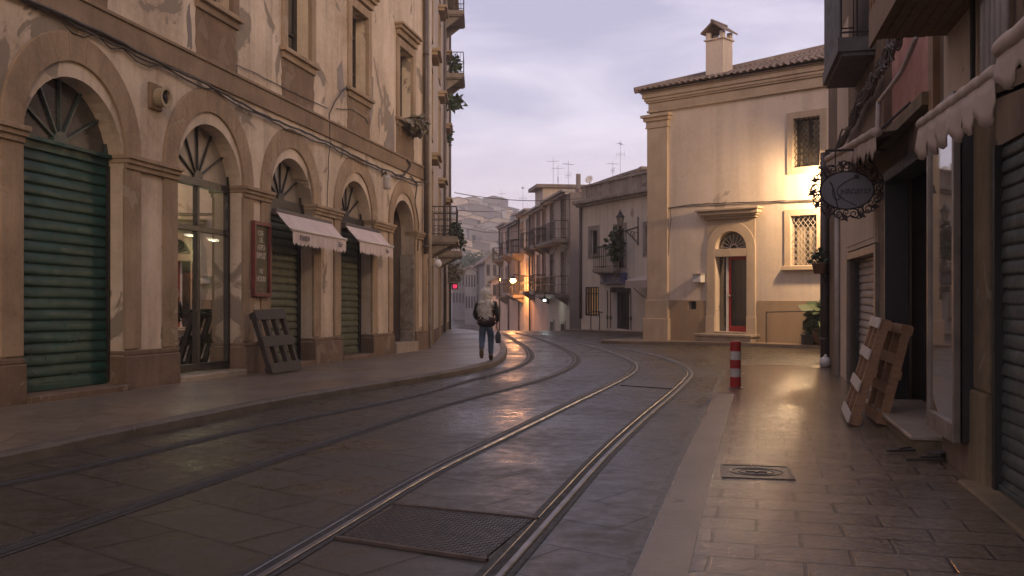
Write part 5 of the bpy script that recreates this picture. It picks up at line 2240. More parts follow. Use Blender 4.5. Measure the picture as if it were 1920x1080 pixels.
for k, (nm, lab, mt, dh, ncol, dz) in enumerate((
        ('pink_house', 'pink row house next to the tan one, with an attic above its cornice', M_PINK, .0, 3, .0),
        ('buff_house', 'narrow buff row house behind the brightest orange lamp', M_BUFF, .25, 2, -.25),
        ('rose_house', 'rose row house with iron balconies beyond the buff one', M_ROSE, -.15, 3, -.1),
        ('end_house', 'last pink row house at the far end, standing against the hill', M_PINK, .1, 2, -.4))):
    a, b = CUT[k] + (.02 if k else 0), CUT[k + 1]
    f1, f2, f0 = WD.H(1000, 546) + dz, WD.H(1000, 466) + dz * .6, -.9 + dz
    w_ = (b - a) / ncol
    bl_ = []
    for c_ in range(ncol):
        m_ = a + w_ * (c_ + .5)
        if (c_ + k) % 2 == 0:
            bl_.append((m_ - .75, m_ + .75, f2))
        if (c_ + k) % 3 != 1:
            bl_.append((m_ - .8, m_ + .8, f1))
    pinks.append(row_house(nm, lab, WD, a, b, -3.2 - .5 * k, hA_ + dh, ncol, ((f0, 2.4), (f1, 2.35), (f2, 2.2)), mt, .85, bl_))
    mb = MB()
    mb.tube([WD.pt(b - .15, -2.5, .1), WD.pt(b - .15, hA_ + dh, .1)], .07, 6)
    mb.build('downpipe', M_PIPE, pinks[-1], smooth=True)
pink = pinks[0]
# attic storey and roof chimneys on the pink house
mb = MB()
ta, tb_ = WD.T(957), WD.T(995)
tE = tp2
hA_ = (hcorn + hcorn2) / 2
mb.wbox(WD, tp1 + .4, tp1 + 5.9, hA_ + .27, hA_ + 1.0, -8, -2.4)
mb.build('attic', M_TAN, pink)
mb = MB()
mb.wbox(WD, tp1 + 12.9, tp1 + 16.3, hA_ + .1, WD.H(963, 386, -2), -8, -2)
mb.build('attic', M_TAN, pinks[2])
mb = MB()
mb.wbox(WD, tp1 + 12.6, tp1 + 16.6, WD.H(963, 386, -2), WD.H(963, 386, -2) + .25, -8.4, -1.5)
mb.build('attic_roof', M_TILE, pinks[2])
mb = MB()
mb.wbox(WD, tp1 + .2, tp1 + 6.1, hA_ + 1.0, hA_ + 1.2, -8.2, -2.0)
mb.build('attic_roof', M_TILE, pink)
mb = MB()
q = WD.T(945)
mb.wbox(WD, q - .6, q + .6, hA_ + .2, WD.H(945, 404), -1.8, -.8)
mb.wbox(WD, q - .75, q + .75, WD.H(945, 404), WD.H(945, 404) + .15, -1.95, -.65)
mb.build('chimney', M_TRIM_W, pinks[3])
for px, hh, lab, kd in ((976, 3.0, 'tall thin aerial on the pink house attic', 1), (1008, 1.2, 'short aerial on the pink house roof', 0), (1041, 2.6, 'square framed aerial on the tan house', 1), (1032, 3.4, 'thin aerial with a single arm between the pink and tan houses', 0), (937, 4.0, 'very thin mast at the far end of the pink house', 0), (1060, 2.4, 'aerial on the tan house beside the chimney pipe', 1)):
    t = WD.T(px, -2)
    aerial(WD.pt(t, hA_ + .3, -2.2), hh + .8, lab, kd, px * .7)

# lit lamps down the street
def far_lamp(px, py, pxw, D, lab, col, energy, es, rad=.2):
    p = P(px, py, D)
    r_ = thing('street_lamp', lab, 'street lamp', tuple(p), 'lit lamps down the far street')
    mb = MB()
    mb.blob(p, rad, rad, rad * .75, 12, 8)
    mb.build('globe', emit('far_lamp', col, es), r_, smooth=True)
    mb = MB()
    mb.lathe(p + Vector((0, 0, rad * .6)), [(rad * 1.5, 0), (rad * .7, .12), (.03, .2)], 12)
    w = WD.loc(px, py, 0)
    c = Vector((0, 0, EYE))
    q = P(px, py, D)
    # nearest point of the row facade
    tt = (q - WD.O).dot(WD.d)
    wp = WD.pt(tt, 0)
    wp.z = q.z + .3
    mb.tube([p + Vector((0, 0, .2)), p + Vector((0, 0, .42)), wp], .035, 6)
    mb.build('bracket', M_IRON, r_)
    ld = bpy.data.lights.new('lamp_light', 'POINT')
    ld.energy = energy
    ld.color = col
    ld.shadow_soft_size = rad
    lo_ = bpy.data.objects.new('lamp_light', ld)
    lo_.location = Vector((0, 0, -rad - .12))
    lo_.parent = r_
    COL.objects.link(lo_)


AMB = (1.0, .42, .14)
far_lamp(962, 526, 975, 66, 'brightest orange street lamp lit on the row of pink and buff houses', AMB, 420, 30, .2)
far_lamp(940.5, 524, 945, 84, 'smaller orange lamp lit beyond the brightest one', AMB, 380, 16, .2)
far_lamp(1021, 563, 1030, 54, 'cool white lamp lit low on the tan house', (.85, 1.0, .95), 8, 3, .09)

# ================================================================== beyond: grey houses, trees, town on the hill
M_GREY1 = plaster('plaster_grey', (.22, .195, .185), (.14, .125, .12), None, .6, .5, streak=.4)
M_GREY2 = plaster('plaster_lightgrey', (.32, .29, .27), (.2, .18, .17), None, .6, .5, streak=.4)


def gable_house(name, lab, px0, px1, pyb, pye, pyr, D, mat, cols=3, rows=2, group=None, yaw=0.0, dep=10, wins=True, base=None):
    a, b = P(px0, pye, D), P(px1, pye, D)
    zb = P(px0, pyb, D).z
    W = Wall((a.x, a.y, zb), (cos(yaw), sin(yaw)), 1, 0)
    L = (b.x - a.x) / cos(yaw)
    H = a.z - zb
    R = P(px0, pyr, D).z - zb
    r_ = thing(name, lab, 'house', tuple(W.pt(L / 2, 0, -dep / 2)), group)
    mb = MB()
    mb.prism(W, [(0, -3), (L, -3), (L, H), (L / 2, R), (0, H)], -dep, 0)
    mb.build('wall', mat, r_)
    mb = MB()
    for s in (0, 1):
        e, t_ = (0 - .4, L / 2) if s == 0 else (L + .4, L / 2)
        he = H - .4 * (R - H) / (L / 2)
        mb.hexa([W.pt(e, he + .01, -dep - .3), W.pt(t_, R + .01, -dep - .3), W.pt(t_, R + .01, .4), W.pt(e, he + .01, .4),
                 W.pt(e, he + .2, -dep - .3), W.pt(t_, R + .22, -dep - .3), W.pt(t_, R + .22, .4), W.pt(e, he + .2, .4)])
    mb.build('roof', M_TILE, r_)
    if wins:
        for c in range(cols):
            for k in range(rows):
                t = L * (c + .5) / cols
                h = H * (k + .25) / rows
                w, hh = min(.5, L / cols * .25), min(.9, H / rows * .28)
                mb = MB()
                mb.wbox(W, t - w, t + w, h, h + hh * 2, .0, .03)
                wo_ = mb.build('window', M_DARKIN, r_)
    return r_


gable_house('grey_house', 'grey gabled house end at the foot of the far street', 909, 946, 600, 489, 472, 118, M_GREY1, 3, 3, yaw=.12)
gable_house('low_house', 'pinkish low house catching orange lamplight beyond the pink house', 921, 946, 600, 527, 521, 100, M_PINK, 2, 2)
# row along the left of the dip
WFar = Wall(P(866, 575, 165), (.10, -1), -1, 0)
for k, (pa, pb, py, lab, m_) in enumerate(((848, 872, 512, 'dim grey house closing the dip of the far street on the left', M_GREY1), (872, 893, 508, 'pale grey house with slim pilasters at the end of the far street', M_GREY2), (893, 914, 500, 'grey stuccoed house behind the walking person', M_GREY1))):
    gable_house('far_house', lab, pa, pb, 588 if k else 575, py, py - 7, 150 - 12 * k, m_, 4, 2, 'grey houses at the end of the far street', yaw=-.3)
# hillside town
rng = random.Random(11)
M_HW1 = simple('hill_wall_pale', (.33, .30, .30), (.26, .235, .235), .3, .9)
M_HW2 = simple('hill_wall_dim', (.2, .17, .16), (.15, .13, .12), .3, .9)
spots = []
for i in range(95):
    px = rng.uniform(842, 948)
    D = rng.uniform(230, 430)
    spots.append((px, D))
spots.sort(key=lambda s: -s[1])
gh = 'houses on the misty hill'
for px, D in spots:
    x = (px - CX) / FPX * D
    z = hillz(x, D)
    w = rng.uniform(5, 10)
    h = rng.uniform(5, 10)
    dp = rng.uniform(7, 12)
    r_ = thing('hillside_house', 'one of the small pale houses stacked up the misty hill', 'house', (x, D, z), gh)
    W = Wall((x - w / 2, D - dp / 2, z), (1, rng.uniform(-.4, .4)), 1, 0)
    mb = MB()
    mb.prism(W, [(0, -4), (w, -4), (w, h), (w * .5, h + w * .10), (0, h)], -dp, 0)
    mb.build('wall', rng.choice((M_HW1, M_HW2, M_TAN)), r_)
    mb = MB()
    for e in (-.3, w + .3):
        mb.hexa([W.pt(e, h - .1, -dp - .3), W.pt(w / 2, h + w * .10 + .05, -dp - .3), W.pt(w / 2, h + w * .10 + .05, .3), W.pt(e, h - .1, .3),
                 W.pt(e, h + .15, -dp - .3), W.pt(w / 2, h + w * .10 + .35, -dp - .3), W.pt(w / 2, h + w * .10 + .35, .3), W.pt(e, h + .15, .3)])
    mb.build('roof', M_TILE, r_)
    mb = MB()
    nc = max(2, int(w / 3))
    for c in range(nc):
        for k in range(2):
            t = w * (c + .5) / nc
            mb.wbox(W, t - .6, t + .6, 1.0 + k * h * .45, 2.9 + k * h * .45, .0, .06)
    mb.build('windows', M_DARKIN, r_)
# twin towers on top
D = 455
for px, top, lab in ((886, 396, 'left of the two misty towers on the hilltop'), (893, 391, 'taller right one of the two misty towers on the hilltop')):
    x = (px - CX) / FPX * D
    zt = P(px, top, D).z
    r_ = thing('tower', lab, 'tower', (x, D, zt - 16), 'towers on the hilltop')
    mb = MB()
    mb.box((x - .75, D - .75, zt - 18), (x + .75, D + .75, zt - 1))
    mb.box((x - 1.0, D - 1.0, zt - 3.4), (x + 1.0, D + 1.0, zt - 3.0))
    mb.build('shaft', M_GREY1, r_)
    mb = MB()
    mb.lathe((x, D, zt - 1), [(1.05, 0), (.5, .9), (.06, 2.0)], 8)
    mb.build('cap', M_GREY1, r_)


def tree(base, h, cr, lab, n=900, size=.55):
    b = Vector(base)
    r_ = thing('tree', lab, 'tree', tuple(b), 'trees at the foot of the hill')
    mb = MB()
    mb.tube([b, b + Vector((.1, 0, h * .35)), b + Vector((-.1, .1, h * .7))], .22, 7, .08)
    for k in range(5):
        a = random.uniform(0, 2 * pi)
        mb.tube([b + Vector((0, 0, h * .4)), b + Vector((cos(a) * cr * .5, sin(a) * cr * .5, h * .65)), b + Vector((cos(a) * cr * .8, sin(a) * cr * .8, h * .85))], .1, 5, .03)
    mb.build('trunk', M_WOODD, r_)
    mb = MB()
    for k in range(9):
        a = random.uniform(0, 2 * pi)
        q = b + Vector((cos(a) * cr * random.uniform(.2, .7), sin(a) * cr * random.uniform(.2, .7), h * random.uniform(.5, .95)))
        mb.leaves(q, cr * .45, cr * .45, cr * .35, n // 9, size)
    mb.build('crown', M_LEAF, r_)


for px, D, h, cr, lab in ((878, 172, 10, 4.5, 'dark tree above the roofs at the left foot of the hill'), (893, 178, 12, 5.5, 'broad dark tree in the middle of the roofs below the hill'), (906, 186, 10, 4.5, 'dark tree beside the grey gabled house')):
    x = (px - CX) / FPX * D
    zt = P(px, 482, D).z
    tree((x, D, zt - h * .95), h, cr, lab)

# wires over the street
def wire(p, q, sag, r, lab):
    p, q = Vector(p), Vector(q)
    pts = [p.lerp(q, i / 16) - Vector((0, 0, sag * 4 * (i / 16) * (1 - i / 16))) for i in range(17)]
    mb = MB()
    mb.tube(pts, r, 4)
    tag(mb.build('wire', M_CABLE, None), lab, 'wire', 'wires across the far street')


wire(P(852, 361, 49), P(1090, 372, 50), .25, .018, 'upper wire slung across the far street to the white house')
wire(P(858, 394, 49), P(960, 392, 72), .12, .018, 'middle wire slung from the tall house to the pink house')
wire(P(862, 425, 49), P(985, 429, 66), .3, .014, 'lowest wire sagging across the far street')
wire(P(1095, 428, 50), P(1215, 405, 44), .12, .014, 'wire along the white house behind the lantern')

# ================================================================== RIGHT: shop building
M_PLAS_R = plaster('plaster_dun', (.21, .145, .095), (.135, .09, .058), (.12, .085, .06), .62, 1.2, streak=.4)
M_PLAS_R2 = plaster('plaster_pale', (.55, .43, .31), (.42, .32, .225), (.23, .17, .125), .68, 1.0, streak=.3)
M_STONE_R = plaster('stone_pier', (.20, .145, .08), (.105, .075, .042), (.25, .19, .12), .66, 2.0, bmp=.7, streak=.5)
M_ALU = simple('alu_frame', (.21, .175, .135), (.13, .105, .08), 3, .4, .6, .05)
rb = thing('shop_building', 'dun shop building with shutters and a dark doorway on the right', 'building', tuple(WR.pt(6, 0)))
T = WR.T
sh2 = (T(1594), T(1646), -.2, 2.2)
dw_ = (T(1657, .05), T(1795, .04), -.2, 3.2)
sh3 = (T(1852, .06) + .05, T(1859) + 3.3, -.2, 2.75)
TE = 27.0
HR_ = 9.5
upw = (T(1657), T(1752), WR.H(1700, 222), WR.H(1700, 222) + 2.1)
mb = MB()
mb.prism(WR, rect(0, TE, -.5, HR_), -.3, 0, [rect(*sh2), rect(*dw_), rect(*sh3), rect(*upw)])
mb.wbox(WR, 0, .3, -.5, HR_ - .01, -8, -.301)
mb.wbox(WR, TE - .3, TE, -.5, HR_ - .01, -8, -.301)
mb.wbox(WR, .3, TE - .3, HR_ - .2, HR_ - .02, -8, -.301)
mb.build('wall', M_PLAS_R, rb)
mb = MB()
mb.wbox(WR, -.15, TE, HR_, HR_ + .2, -8, .5)
mb.build('eave', M_STONE_R, rb)
# cream stretch of plaster upstairs and a lighter strip near the corner
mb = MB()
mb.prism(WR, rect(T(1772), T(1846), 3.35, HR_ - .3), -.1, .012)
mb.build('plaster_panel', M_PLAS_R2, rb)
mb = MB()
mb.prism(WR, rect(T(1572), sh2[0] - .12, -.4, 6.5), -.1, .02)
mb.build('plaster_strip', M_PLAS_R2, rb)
# corner pipes
mb = MB()
mb.tube([WR.pt(.12, -.1, .09), WR.pt(.12, 4.6, .09)], .09, 10)
for h in (.6, 2.2, 3.8):
    mb.tube([WR.pt(.12, h, .09), WR.pt(.12, h + .06, .09)], .105, 10)
mb.build('downpipe', M_PIPE, rb, smooth=True)
mb = MB()
tq = T(1577)
mb.tube([WR.pt(tq, -.1, .07), WR.pt(tq, 3.6, .07)], .05, 8)
mb.build('downpipe', M_PIPE_PALE, rb, smooth=True)
# framed beige shutter with a panel over it
t0, t1, h0, h1 = sh2
shutter(WR, t0 + .06, t1 - .06, .02, h1 - .05, -.16, M_BEIGE_SH, rb, .12, .02)
mb = MB()
mb.wbox(WR, t0 - .12, t0 + .0, -.2, h1 + .1, -.1, .06)
mb.wbox(WR, t1 - .0, t1 + .14, -.2, h1 + .1, -.1, .06)
mb.wbox(WR, t0, t1, h1 - .02, h1 + .1, -.1, .055)
mb.build('shutter_frame', M_ALU, rb, bevel=.01)
mb = MB()
mb.wbox(WR, t0 - .05, t1 + .05, h1 + .12, h1 + .95, -.05, .05)
mb.prism(WR, rect(t0 + .02, t1 - .02, h1 + .2, h1 + .87), .04, .06)
mb.build('shop_panel', M_PLAS_R2, rb, bevel=.008)
# shop doorway: dark room, frame, side display window
t0, t1, h0, h1 = dw_
tdw = T(1737, .22)
mb = MB()
mb.wbox(WR, t0 - .5, t1 + .3, 0.0, 3.4, -3.4, -3.3)
mb.wbox(WR, t0 - .5, t0 - .4, 0.0, 3.4, -3.3, -.301)
mb.wbox(WR, t1 + .2, t1 + .3, 0.0, 3.4, -3.3, -.301)
mb.wbox(WR, t0 - .5, t1 + .3, 3.4, 3.5, -3.4, -.301)
mb.wbox(WR, t0 - .4, t1 + .2, 0.0, .2, -3.3, -.301)
mb.build('shop_room', simple('shop_brown', (.075, .05, .035), (.05, .034, .024), 1.5, .8), rb)
mb = MB()
mb.wbox(WR, t0, t0 + .09, 0, h1, -.25, .05)
mb.wbox(WR, t0 + .09, t1, h1 - .14, h1, -.25, .06)
mb.wbox(WR, tdw - .12, tdw - .03, .2, h1 - .14, -.25, .02)
mb.wbox(WR, t1 - .3, t1, 0, h1 - .14, -.25, .02)
mb.build('shop_frame', M_FRAME, rb, bevel=.006)
mb = MB()
mb.wbox(WR, t0 + .5, t0 + .56, .2, h1 - .14, -.55, -.48)
mb.wbox(WR, t0 + .09, tdw - .12, 2.55, 2.62, -.55, -.49)
mb.wbox(WR, t0 + .09, t0 + .15, .2, 2.55, -.55, -.48)
df = mb.build('glass_door', M_FRAME, rb)
mb = MB()
mb.add([WR.pt(t0 + .09, .2, -.52), WR.pt(tdw - .12, .2, -.52), WR.pt(tdw - .12, h1 - .14, -.52), WR.pt(t0 + .09, h1 - .14, -.52)], [(0, 1, 2, 3)])
mb.build('glass', glassy('door_glass', (.55, .48, .42), .04, .02), df)
# marble step
a, b = WR.loc(1672, 776, .2)[0], WR.loc(1722, 826, .2)[0]
mb = MB()
mb.wbox(WR, t0 + .15, tdw - .25, -.1, .16, -.4, .26)
mb.build('step', M_STONE_R, rb, bevel=.01)
mb = MB()
mb.wbox(WR, t0 + .12, tdw - .22, .162, .205, -.4, .32)
mb.build('step_top', M_MARBLE, rb, bevel=.01)
# display window standing proud of the wall
dq = (tdw, T(1787, .22))
a0, a1 = .34, 3.3
mb = MB()
o0, o1 = .16, .22
fw = .06
mb.wbox(WR, dq[0], dq[0] + fw, a0, a1, o0, o1)
mb.wbox(WR, dq[1] - fw, dq[1], a0, a1, o0, o1)
mb.wbox(WR, dq[0] + fw, dq[1] - fw, a0, a0 + .16, o0, o1)
mb.wbox(WR, dq[0] + fw, dq[1] - fw, a1 - .1, a1, o0, o1)
dwn = mb.build('display_window', M_ALU, rb, bevel=.006)
mb = MB()
mb.wbox(WR, dq[0] + fw - .01, dq[1] - fw + .01, a0 + .15, a1 - .09, o1 - .04, o1 - .025)
mb.build('glass', glassy('display_glass', refl=.34, rough=.025, body=(.16, .125, .095)), dwn)
mb = MB()
mb.wbox(WR, dq[0] + .03, dq[1] - .005, a0 + .01, a1 - .01, -.2, .145)
mb.build('display_case', M_FRAME, dwn)
mb = MB()
mb.wbox(WR, dq[0] + .08, dq[1] - .05, -.1, a0 - .002, -.25, .1)
mb.build('plinth', M_PLINTH, rb, bevel=.02)
# stone pier
p0_, p1_ = T(1803, .06), T(1852, .06)
mb = MB()
mb.wbox(WR, p0_, p1_, .8, 3.2, -.28, .06)
mb.wbox(WR, p0_ - .04, p1_ - .02, -.2, .8, -.28, .09)
mb.build('pier', M_STONE_R, rb, bevel=.02)
mb = MB()
mb.wbox(WR, p1_ + .002, p1_ + .05, 0, 2.8, -.2, .02)
mb.build('shutter_guide', M_ALU, rb)
t0, t1, h0, h1 = sh3
shutter(WR, t0 + .05, t1 - .02, .06, h1, -.03, M_GREY_SH, rb, .108, .018)
mb = MB()
mb.wbox(WR, t0 - .35, t1 + .1, -.2, .07, -.3, .22)
mb.build('threshold', M_STONE_R, rb, bevel=.015)
# upstairs: ribbed reddish blind beside a brown post
t0, t1, h0, h1 = upw
mb = MB()
vs = []
n = 60
for i in range(n * 2 + 1):
    t = t0 + (t1 - t0) * i / (n * 2)
    for h in (h0, h1):
        vs.append(WR.pt(t, h, -.12 + (.018 if i % 2 else 0)))
mb.add(vs, [(i * 2, i * 2 + 2, i * 2 + 3, i * 2 + 1) for i in range(n * 2)])
mb.build('ribbed_blind', simple('blind_rose', (.46, .24, .19), (.34, .16, .125), 3, .6, 0, .1), rb)
mb = MB()
mb.wbox(WR, t1 + .0, t1 + .24, h0 - .5, h1 + .6, -.05, .06)
mb.build('post', simple('post_ochre', (.26, .14, .06), (.18, .1, .045), 3, .7), rb)
mb = MB()
mb.wbox(WR, t0 - .3, t1, h0 - .14, h0 - .002, -.1, .12)
mb.build('sill', M_STONE_R, rb)

# balconies over the street
hb_ = 5.32
bo = balcony(WR, T(1603), T(1642), hb_, .52, rb, simple('balcony_grey', (.13, .115, .1), (.09, .08, .07), 3, .8), 1.35, .2, .16, brackets=False)
mb = MB()
mb.wbox(WR, T(1603) + .02, T(1642) - .02, hb_ + .0, hb_ + 1.3, .475, .495)
mb.build('balcony_screen', simple('screen_dark', (.09, .085, .08), (.06, .056, .052), 3, .8), bo)
tw0 = T(1777)
mb = MB()
for i in range(7):
    o_ = .0 + i * .098
    mb.wbox(WR, tw0, tw0 + 2.2, 4.08 + random.uniform(0, .006), 4.13, o_ + .004, o_ + .094)
for i in range(4):
    mb.wbox(WR, tw0 + .0 + i * .7, tw0 + .1 + i * .7, 4.131, 4.3, .0, .68)
mb.wbox(WR, tw0, tw0 + 2.2, 4.0, 4.34, .685, .72)
wb = mb.build('wooden_balcony', wood('wood_planks', (.25, .14, .06), (.12, .065, .03)), rb, bevel=.004)
mb = MB()
for i in range(12):
    t = tw0 + .03 + i * .19
    mb.bar(WR.pt(t, 4.34, .7), WR.pt(t, 5.2, .7), .03)
mb.bar(WR.pt(tw0, 5.2, .7), WR.pt(tw0 + 2.2, 5.2, .7), .06)
mb.build('railing', M_WOODO, wb)

# pipes and cable bundles upstairs
for k, (px, h0, h1, r_pipe) in enumerate(((1862, 3.1, 4.0, .028), (1872, 3.1, 4.25, .03), (1882, 3.15, 4.3, .026), (1893, 3.2, 4.4, .03), (1905, 3.2, 4.6, .034))):
    t = T(px)
    mb = MB()
    mb.tube([WR.pt(t, h0, .07), WR.pt(t, h1 - .1, .07), WR.pt(t + .05, h1, .02)], r_pipe, 8)
    mb.build('pipe', M_PIPE_PALE, rb, smooth=True)
mb = MB()
tt = T(1835)
for k in range(4):
    P3 = [WR.pt(tt + .05 * k + .03 * sin(i * .9 + k), 3.1 + i * .35, .04 + .015 * k) for i in range(12)]
    mb.tube(P3, .012, 5)
tag(mb.build('cable_bundle', M_CABLE), 'bundle of cables climbing the cream wall above the scalloped awning', 'cable')
mb = MB()
for k in range(9):
    dx = random.uniform(-8, 8)
    pts_px = [(1556 + dx * .4, 300), (1580 + dx, 250), (1606 + dx, 200), (1640 + dx, 140), (1668 + dx, 90), (1684 + dx, 62)]
    q = [WR.loc(x, y + random.uniform(-6, 6), .12) for x, y in pts_px]
    P3 = []
    for a, b in zip(q, q[1:]):
        for i in range(5):
            f = i / 5
            P3.append(WR.pt(a[0] + (b[0] - a[0]) * f, a[1] + (b[1] - a[1]) * f + random.uniform(-.04, .04) - .05 * sin(pi * f), .12 + random.uniform(-.04, .05)))
    P3.append(WR.pt(q[-1][0], q[-1][1], .12))
    mb.tube(P3, random.uniform(.012, .022), 5)
for k in range(10):
    a = WR.loc(1600 + k * 8, 205 - k * 13, .14)
    c = WR.pt(a[0], a[1], .14)
    rr = random.uniform(.06, .13)
    mb.tube([c + WR.d * cos(2 * pi * j / 10) * rr + Vector((0, 0, sin(2 * pi * j / 10) * rr * 1.4)) + WR.n * random.uniform(-.03, .03) for j in range(10)], .012, 4, closed=True)
tag(mb.build('cable_bundle', simple('cable_dusty', (.14, .115, .1), (.08, .065, .055), 6, .8)), 'tangled bundle of dusty cables slanting up the wall beside the dark balcony', 'cable')
mb = MB()
q = [WR.loc(x, y, .1) for x, y in ((1648, 190), (1668, 165), (1690, 135), (1706, 100), (1718, 70))]
mb.tube([WR.pt(a, b, .1) for a, b in q], .03, 6)
mb.tube([WR.pt(q[0][0], q[0][1], .1), WR.pt(q[0][0] - .1, q[0][1] - .3, .1), WR.pt(q[0][0] - .1, 3.5, .1)], .035, 6)
tag(mb.build('conduit', M_PIPE_PALE, None, smooth=True), 'pale conduit pipe slanting in front of the rose ribbed blind', 'pipe')


# awnings with big scalloped valances
def shop_awning(t0, t1, h0, h1, P0, hw, lab, seed, dep=.2, sc=.36, rbar=.05):
    r_ = thing('awning', lab, 'awning', tuple(WR.pt((t0 + t1) / 2, hw, 0)), 'pale scalloped awnings on the shop building')
    hh = lambda t: h0 + (h1 - h0) * (t - t0) / (t1 - t0)
    mb = MB()
    n = 14
    vs = []
    for i in range(n + 1):
        t = t0 + (t1 - t0) * i / n
        for f in (0, .25, .5, .75, 1):
            vs.append(WR.pt(t, (hw + (hh(t) - h0) * 1.0) + (hh(t) - hw - (hh(t) - h0)) * f - .03 * sin(pi * f), .03 + (P0 - .03) * f))
    fs = [(i * 5 + k, i * 5 + k + 1, i * 5 + 6 + k, i * 5 + 5 + k) for i in range(n) for k in range(4)]
    mb.add(vs, fs)
    mb.add([v - Vector((0, 0, .008)) for v in vs], fs)
    mb.build('canopy', simple('canopy_dusk', (.22, .17, .13), (.15, .115, .09), 3, .9), r_, smooth=True)
    mb = MB()
    L = t1 - t0
    ns = max(3, int(L / sc))
    m = 12
    vs = []
    for i in range(ns * m + 1):
        t = t0 + L * i / (ns * m)
        ph = (i % m) / m
        d_ = dep * (.56 + .44 * sin(pi * ph))
        wv = .012 * sin(2 * pi * i / m + seed) + .012 * sin(i * .23 + seed) + .006 * sin(i * 1.9)
        for f in (0, .35, .7, 1):
            vs.append(WR.pt(t, hh(t) - .03 - d_ * f, P0 + .02 + wv * f))
    mb.add(vs, [(i * 4 + k, i * 4 + k + 1, i * 4 + 5 + k, i * 4 + 4 + k) for i in range(ns * m) for k in range(3)])
    o_ = mb.build('valance', M_FABRIC_R, r_, smooth=True)
    s_ = o_.modifiers.new('solid', 'SOLIDIFY')
    s_.thickness = .006
    mb = MB()
    mb.tube([WR.pt(t0 + L * i / 20, hh(t0 + L * i / 20) + .006 * sin(i * 2.1), P0) for i in range(21)], rbar, 10)
    mb.build('front_roll', M_FABRIC_R, r_, smooth=True)
    for t in (t0 + .1, t1 - .1):
        mb = MB()
        mb.tube([WR.pt(t, hw - .2, .02), WR.pt(t, hh(t) - .02, P0)], .018, 6)
        mb.build('arm', M_IRON, r_)


tD = lambda D: (20.57 - D) / .975
shop_awning(tD(6.66), tD(4.7), 2.80, 2.73, .72, 3.25, 'large pale awning with deep scallops over the grey shutter', 1, .24, .3, .038)
shop_awning(tD(4.55), tD(1.5), 2.80, 2.74, .74, 3.25, 'pale awning running out of view at the upper right corner', 2, .2, .34, .05)
shop_awning(tD(16.6), tD(10.95), 3.93, 3.46, .4, 4.0, 'narrow pale awning behind the oval wrought iron sign', 3, .3, .4, .06)

# oval hanging sign in a wrought iron frame
Ds = 13.0
c = P(1588, 357, Ds)
WS = Wall(tuple(c), (-WR.n.x, -WR.n.y), 1, 0)
if WS.n.dot(WR.d) < 0:
    WS.n = -WS.n
r_ = thing('oval_sign', 'oval grey shop sign in a scrolled wrought iron frame with leaves', 'sign', tuple(c))
A_, B2 = .335, .245
mb = MB()
mb.prism(WS, [(A_ * cos(2 * pi * i / 48), B2 * sin(2 * pi * i / 48)) for i in range(48)], -.015, .015)
mb.build('panel', simple('sign_grey', (.155, .14, .14), (.115, .102, .1), 2, .5), r_)
mb = MB()
mb.tube([WS.pt(A_ * 1.02 * cos(2 * pi * i / 48), B2 * 1.02 * sin(2 * pi * i / 48)) for i in range(48)], .016, 6, closed=True)
mb.build('rim', M_IRON, r_)
mb = MB()


def spiral(cx, cy, r, a0, turns, sgn):
    pts = []
    n = int(14 * turns)
    for i in range(n + 1):
        f = i / n
        rr = r * (1 - .8 * f)
        a = a0 + sgn * 2 * pi * turns * f
        pts.append(WS.pt(cx + rr * cos(a), cy + rr * sin(a), .012 * sin(i)))
    return pts


NS = 13
for k in range(NS):
    a = 2 * pi * k / NS + .1
    rx, ry = A_ + .075, B2 + .085
    cx, cy = rx * cos(a), ry * sin(a)
    mb.tube(spiral(cx, cy, .072, a + pi, 1.5, 1 if k % 2 else -1), .0105, 5, .007)
    a2 = a + pi / NS
    mb.tube(spiral((A_ + .05) * cos(a2), (B2 + .055) * sin(a2), .045, a2, 1.3, -1 if k % 2 else 1), .009, 5, .006)
    a3 = 2 * pi * (k + 1) / NS + .1
    mb.tube([WS.pt((A_ + .12 + .03 * sin(pi * j / 6 * 2)) * cos(a + (a3 - a) * j / 6), (B2 + .13 + .03 * sin(pi * j / 6 * 2)) * sin(a + (a3 - a) * j / 6)) for j in range(7)], .009, 5)
mb.build('scrollwork', M_IRON, r_)
mb = MB()
for k in range(NS):
    a = 2 * pi * k / NS + .1 + .2
    cx, cy = (A_ + .115) * cos(a), (B2 + .12) * sin(a)
    L = random.uniform(.05, .085)
    e = Vector((cos(a + .6), sin(a + .6)))
    f = Vector((-e.y, e.x))
    po = [(cx - e.x * L, cy - e.y * L), (cx + f.x * L * .5, cy + f.y * L * .5), (cx + e.x * L, cy + e.y * L), (cx - f.x * L * .5, cy - f.y * L * .5)]
    mb.prism(WS, po, -.012, .022)
mb.build('leaves', simple('iron_leaf', (.045, .022, .018), (.03, .02, .016), 8, .5, .3), r_)
M_INK = simple('sign_ink', (.035, .028, .026), (.025, .02, .02), 9, .7)
text_mesh('yacaro', WS, .09, -.005, .018, .14, 1, .45, 1.05, .003).build('lettering', M_INK, r_)
mb = MB()
mb.tube([WS.pt(.12 - .25 * sin(pi * i / 16) * 1.0, .19 - .40 * i / 16, .018) for i in range(17)], .007, 5)
mb.lathe(WS.pt(.12, .185, .018), [(.0, 0), (.035, .005), (.0, .012)], 8, axis=WS.n)
mb.tube([WS.pt(-.22 + .1 * f, .12 - .33 * f + .04 * sin(4 * f), .018) for f in [i / 10 for i in range(11)]], .008, 5)
mb.tube([WS.pt(-.13 + .06 * cos(2.6 + i * .35), -.02 + .11 * sin(2.6 + i * .35), .018) for i in range(10)], .007, 5)
mb.build('flourish', M_INK, r_)
mb = MB()
tw_ = WR.n.dot(c - WR.O)
ww_ = tw_            # distance to the wall
top = B2 + .30
mb.bar(WS.pt(-.28, top), WS.pt(ww_, top), .03)
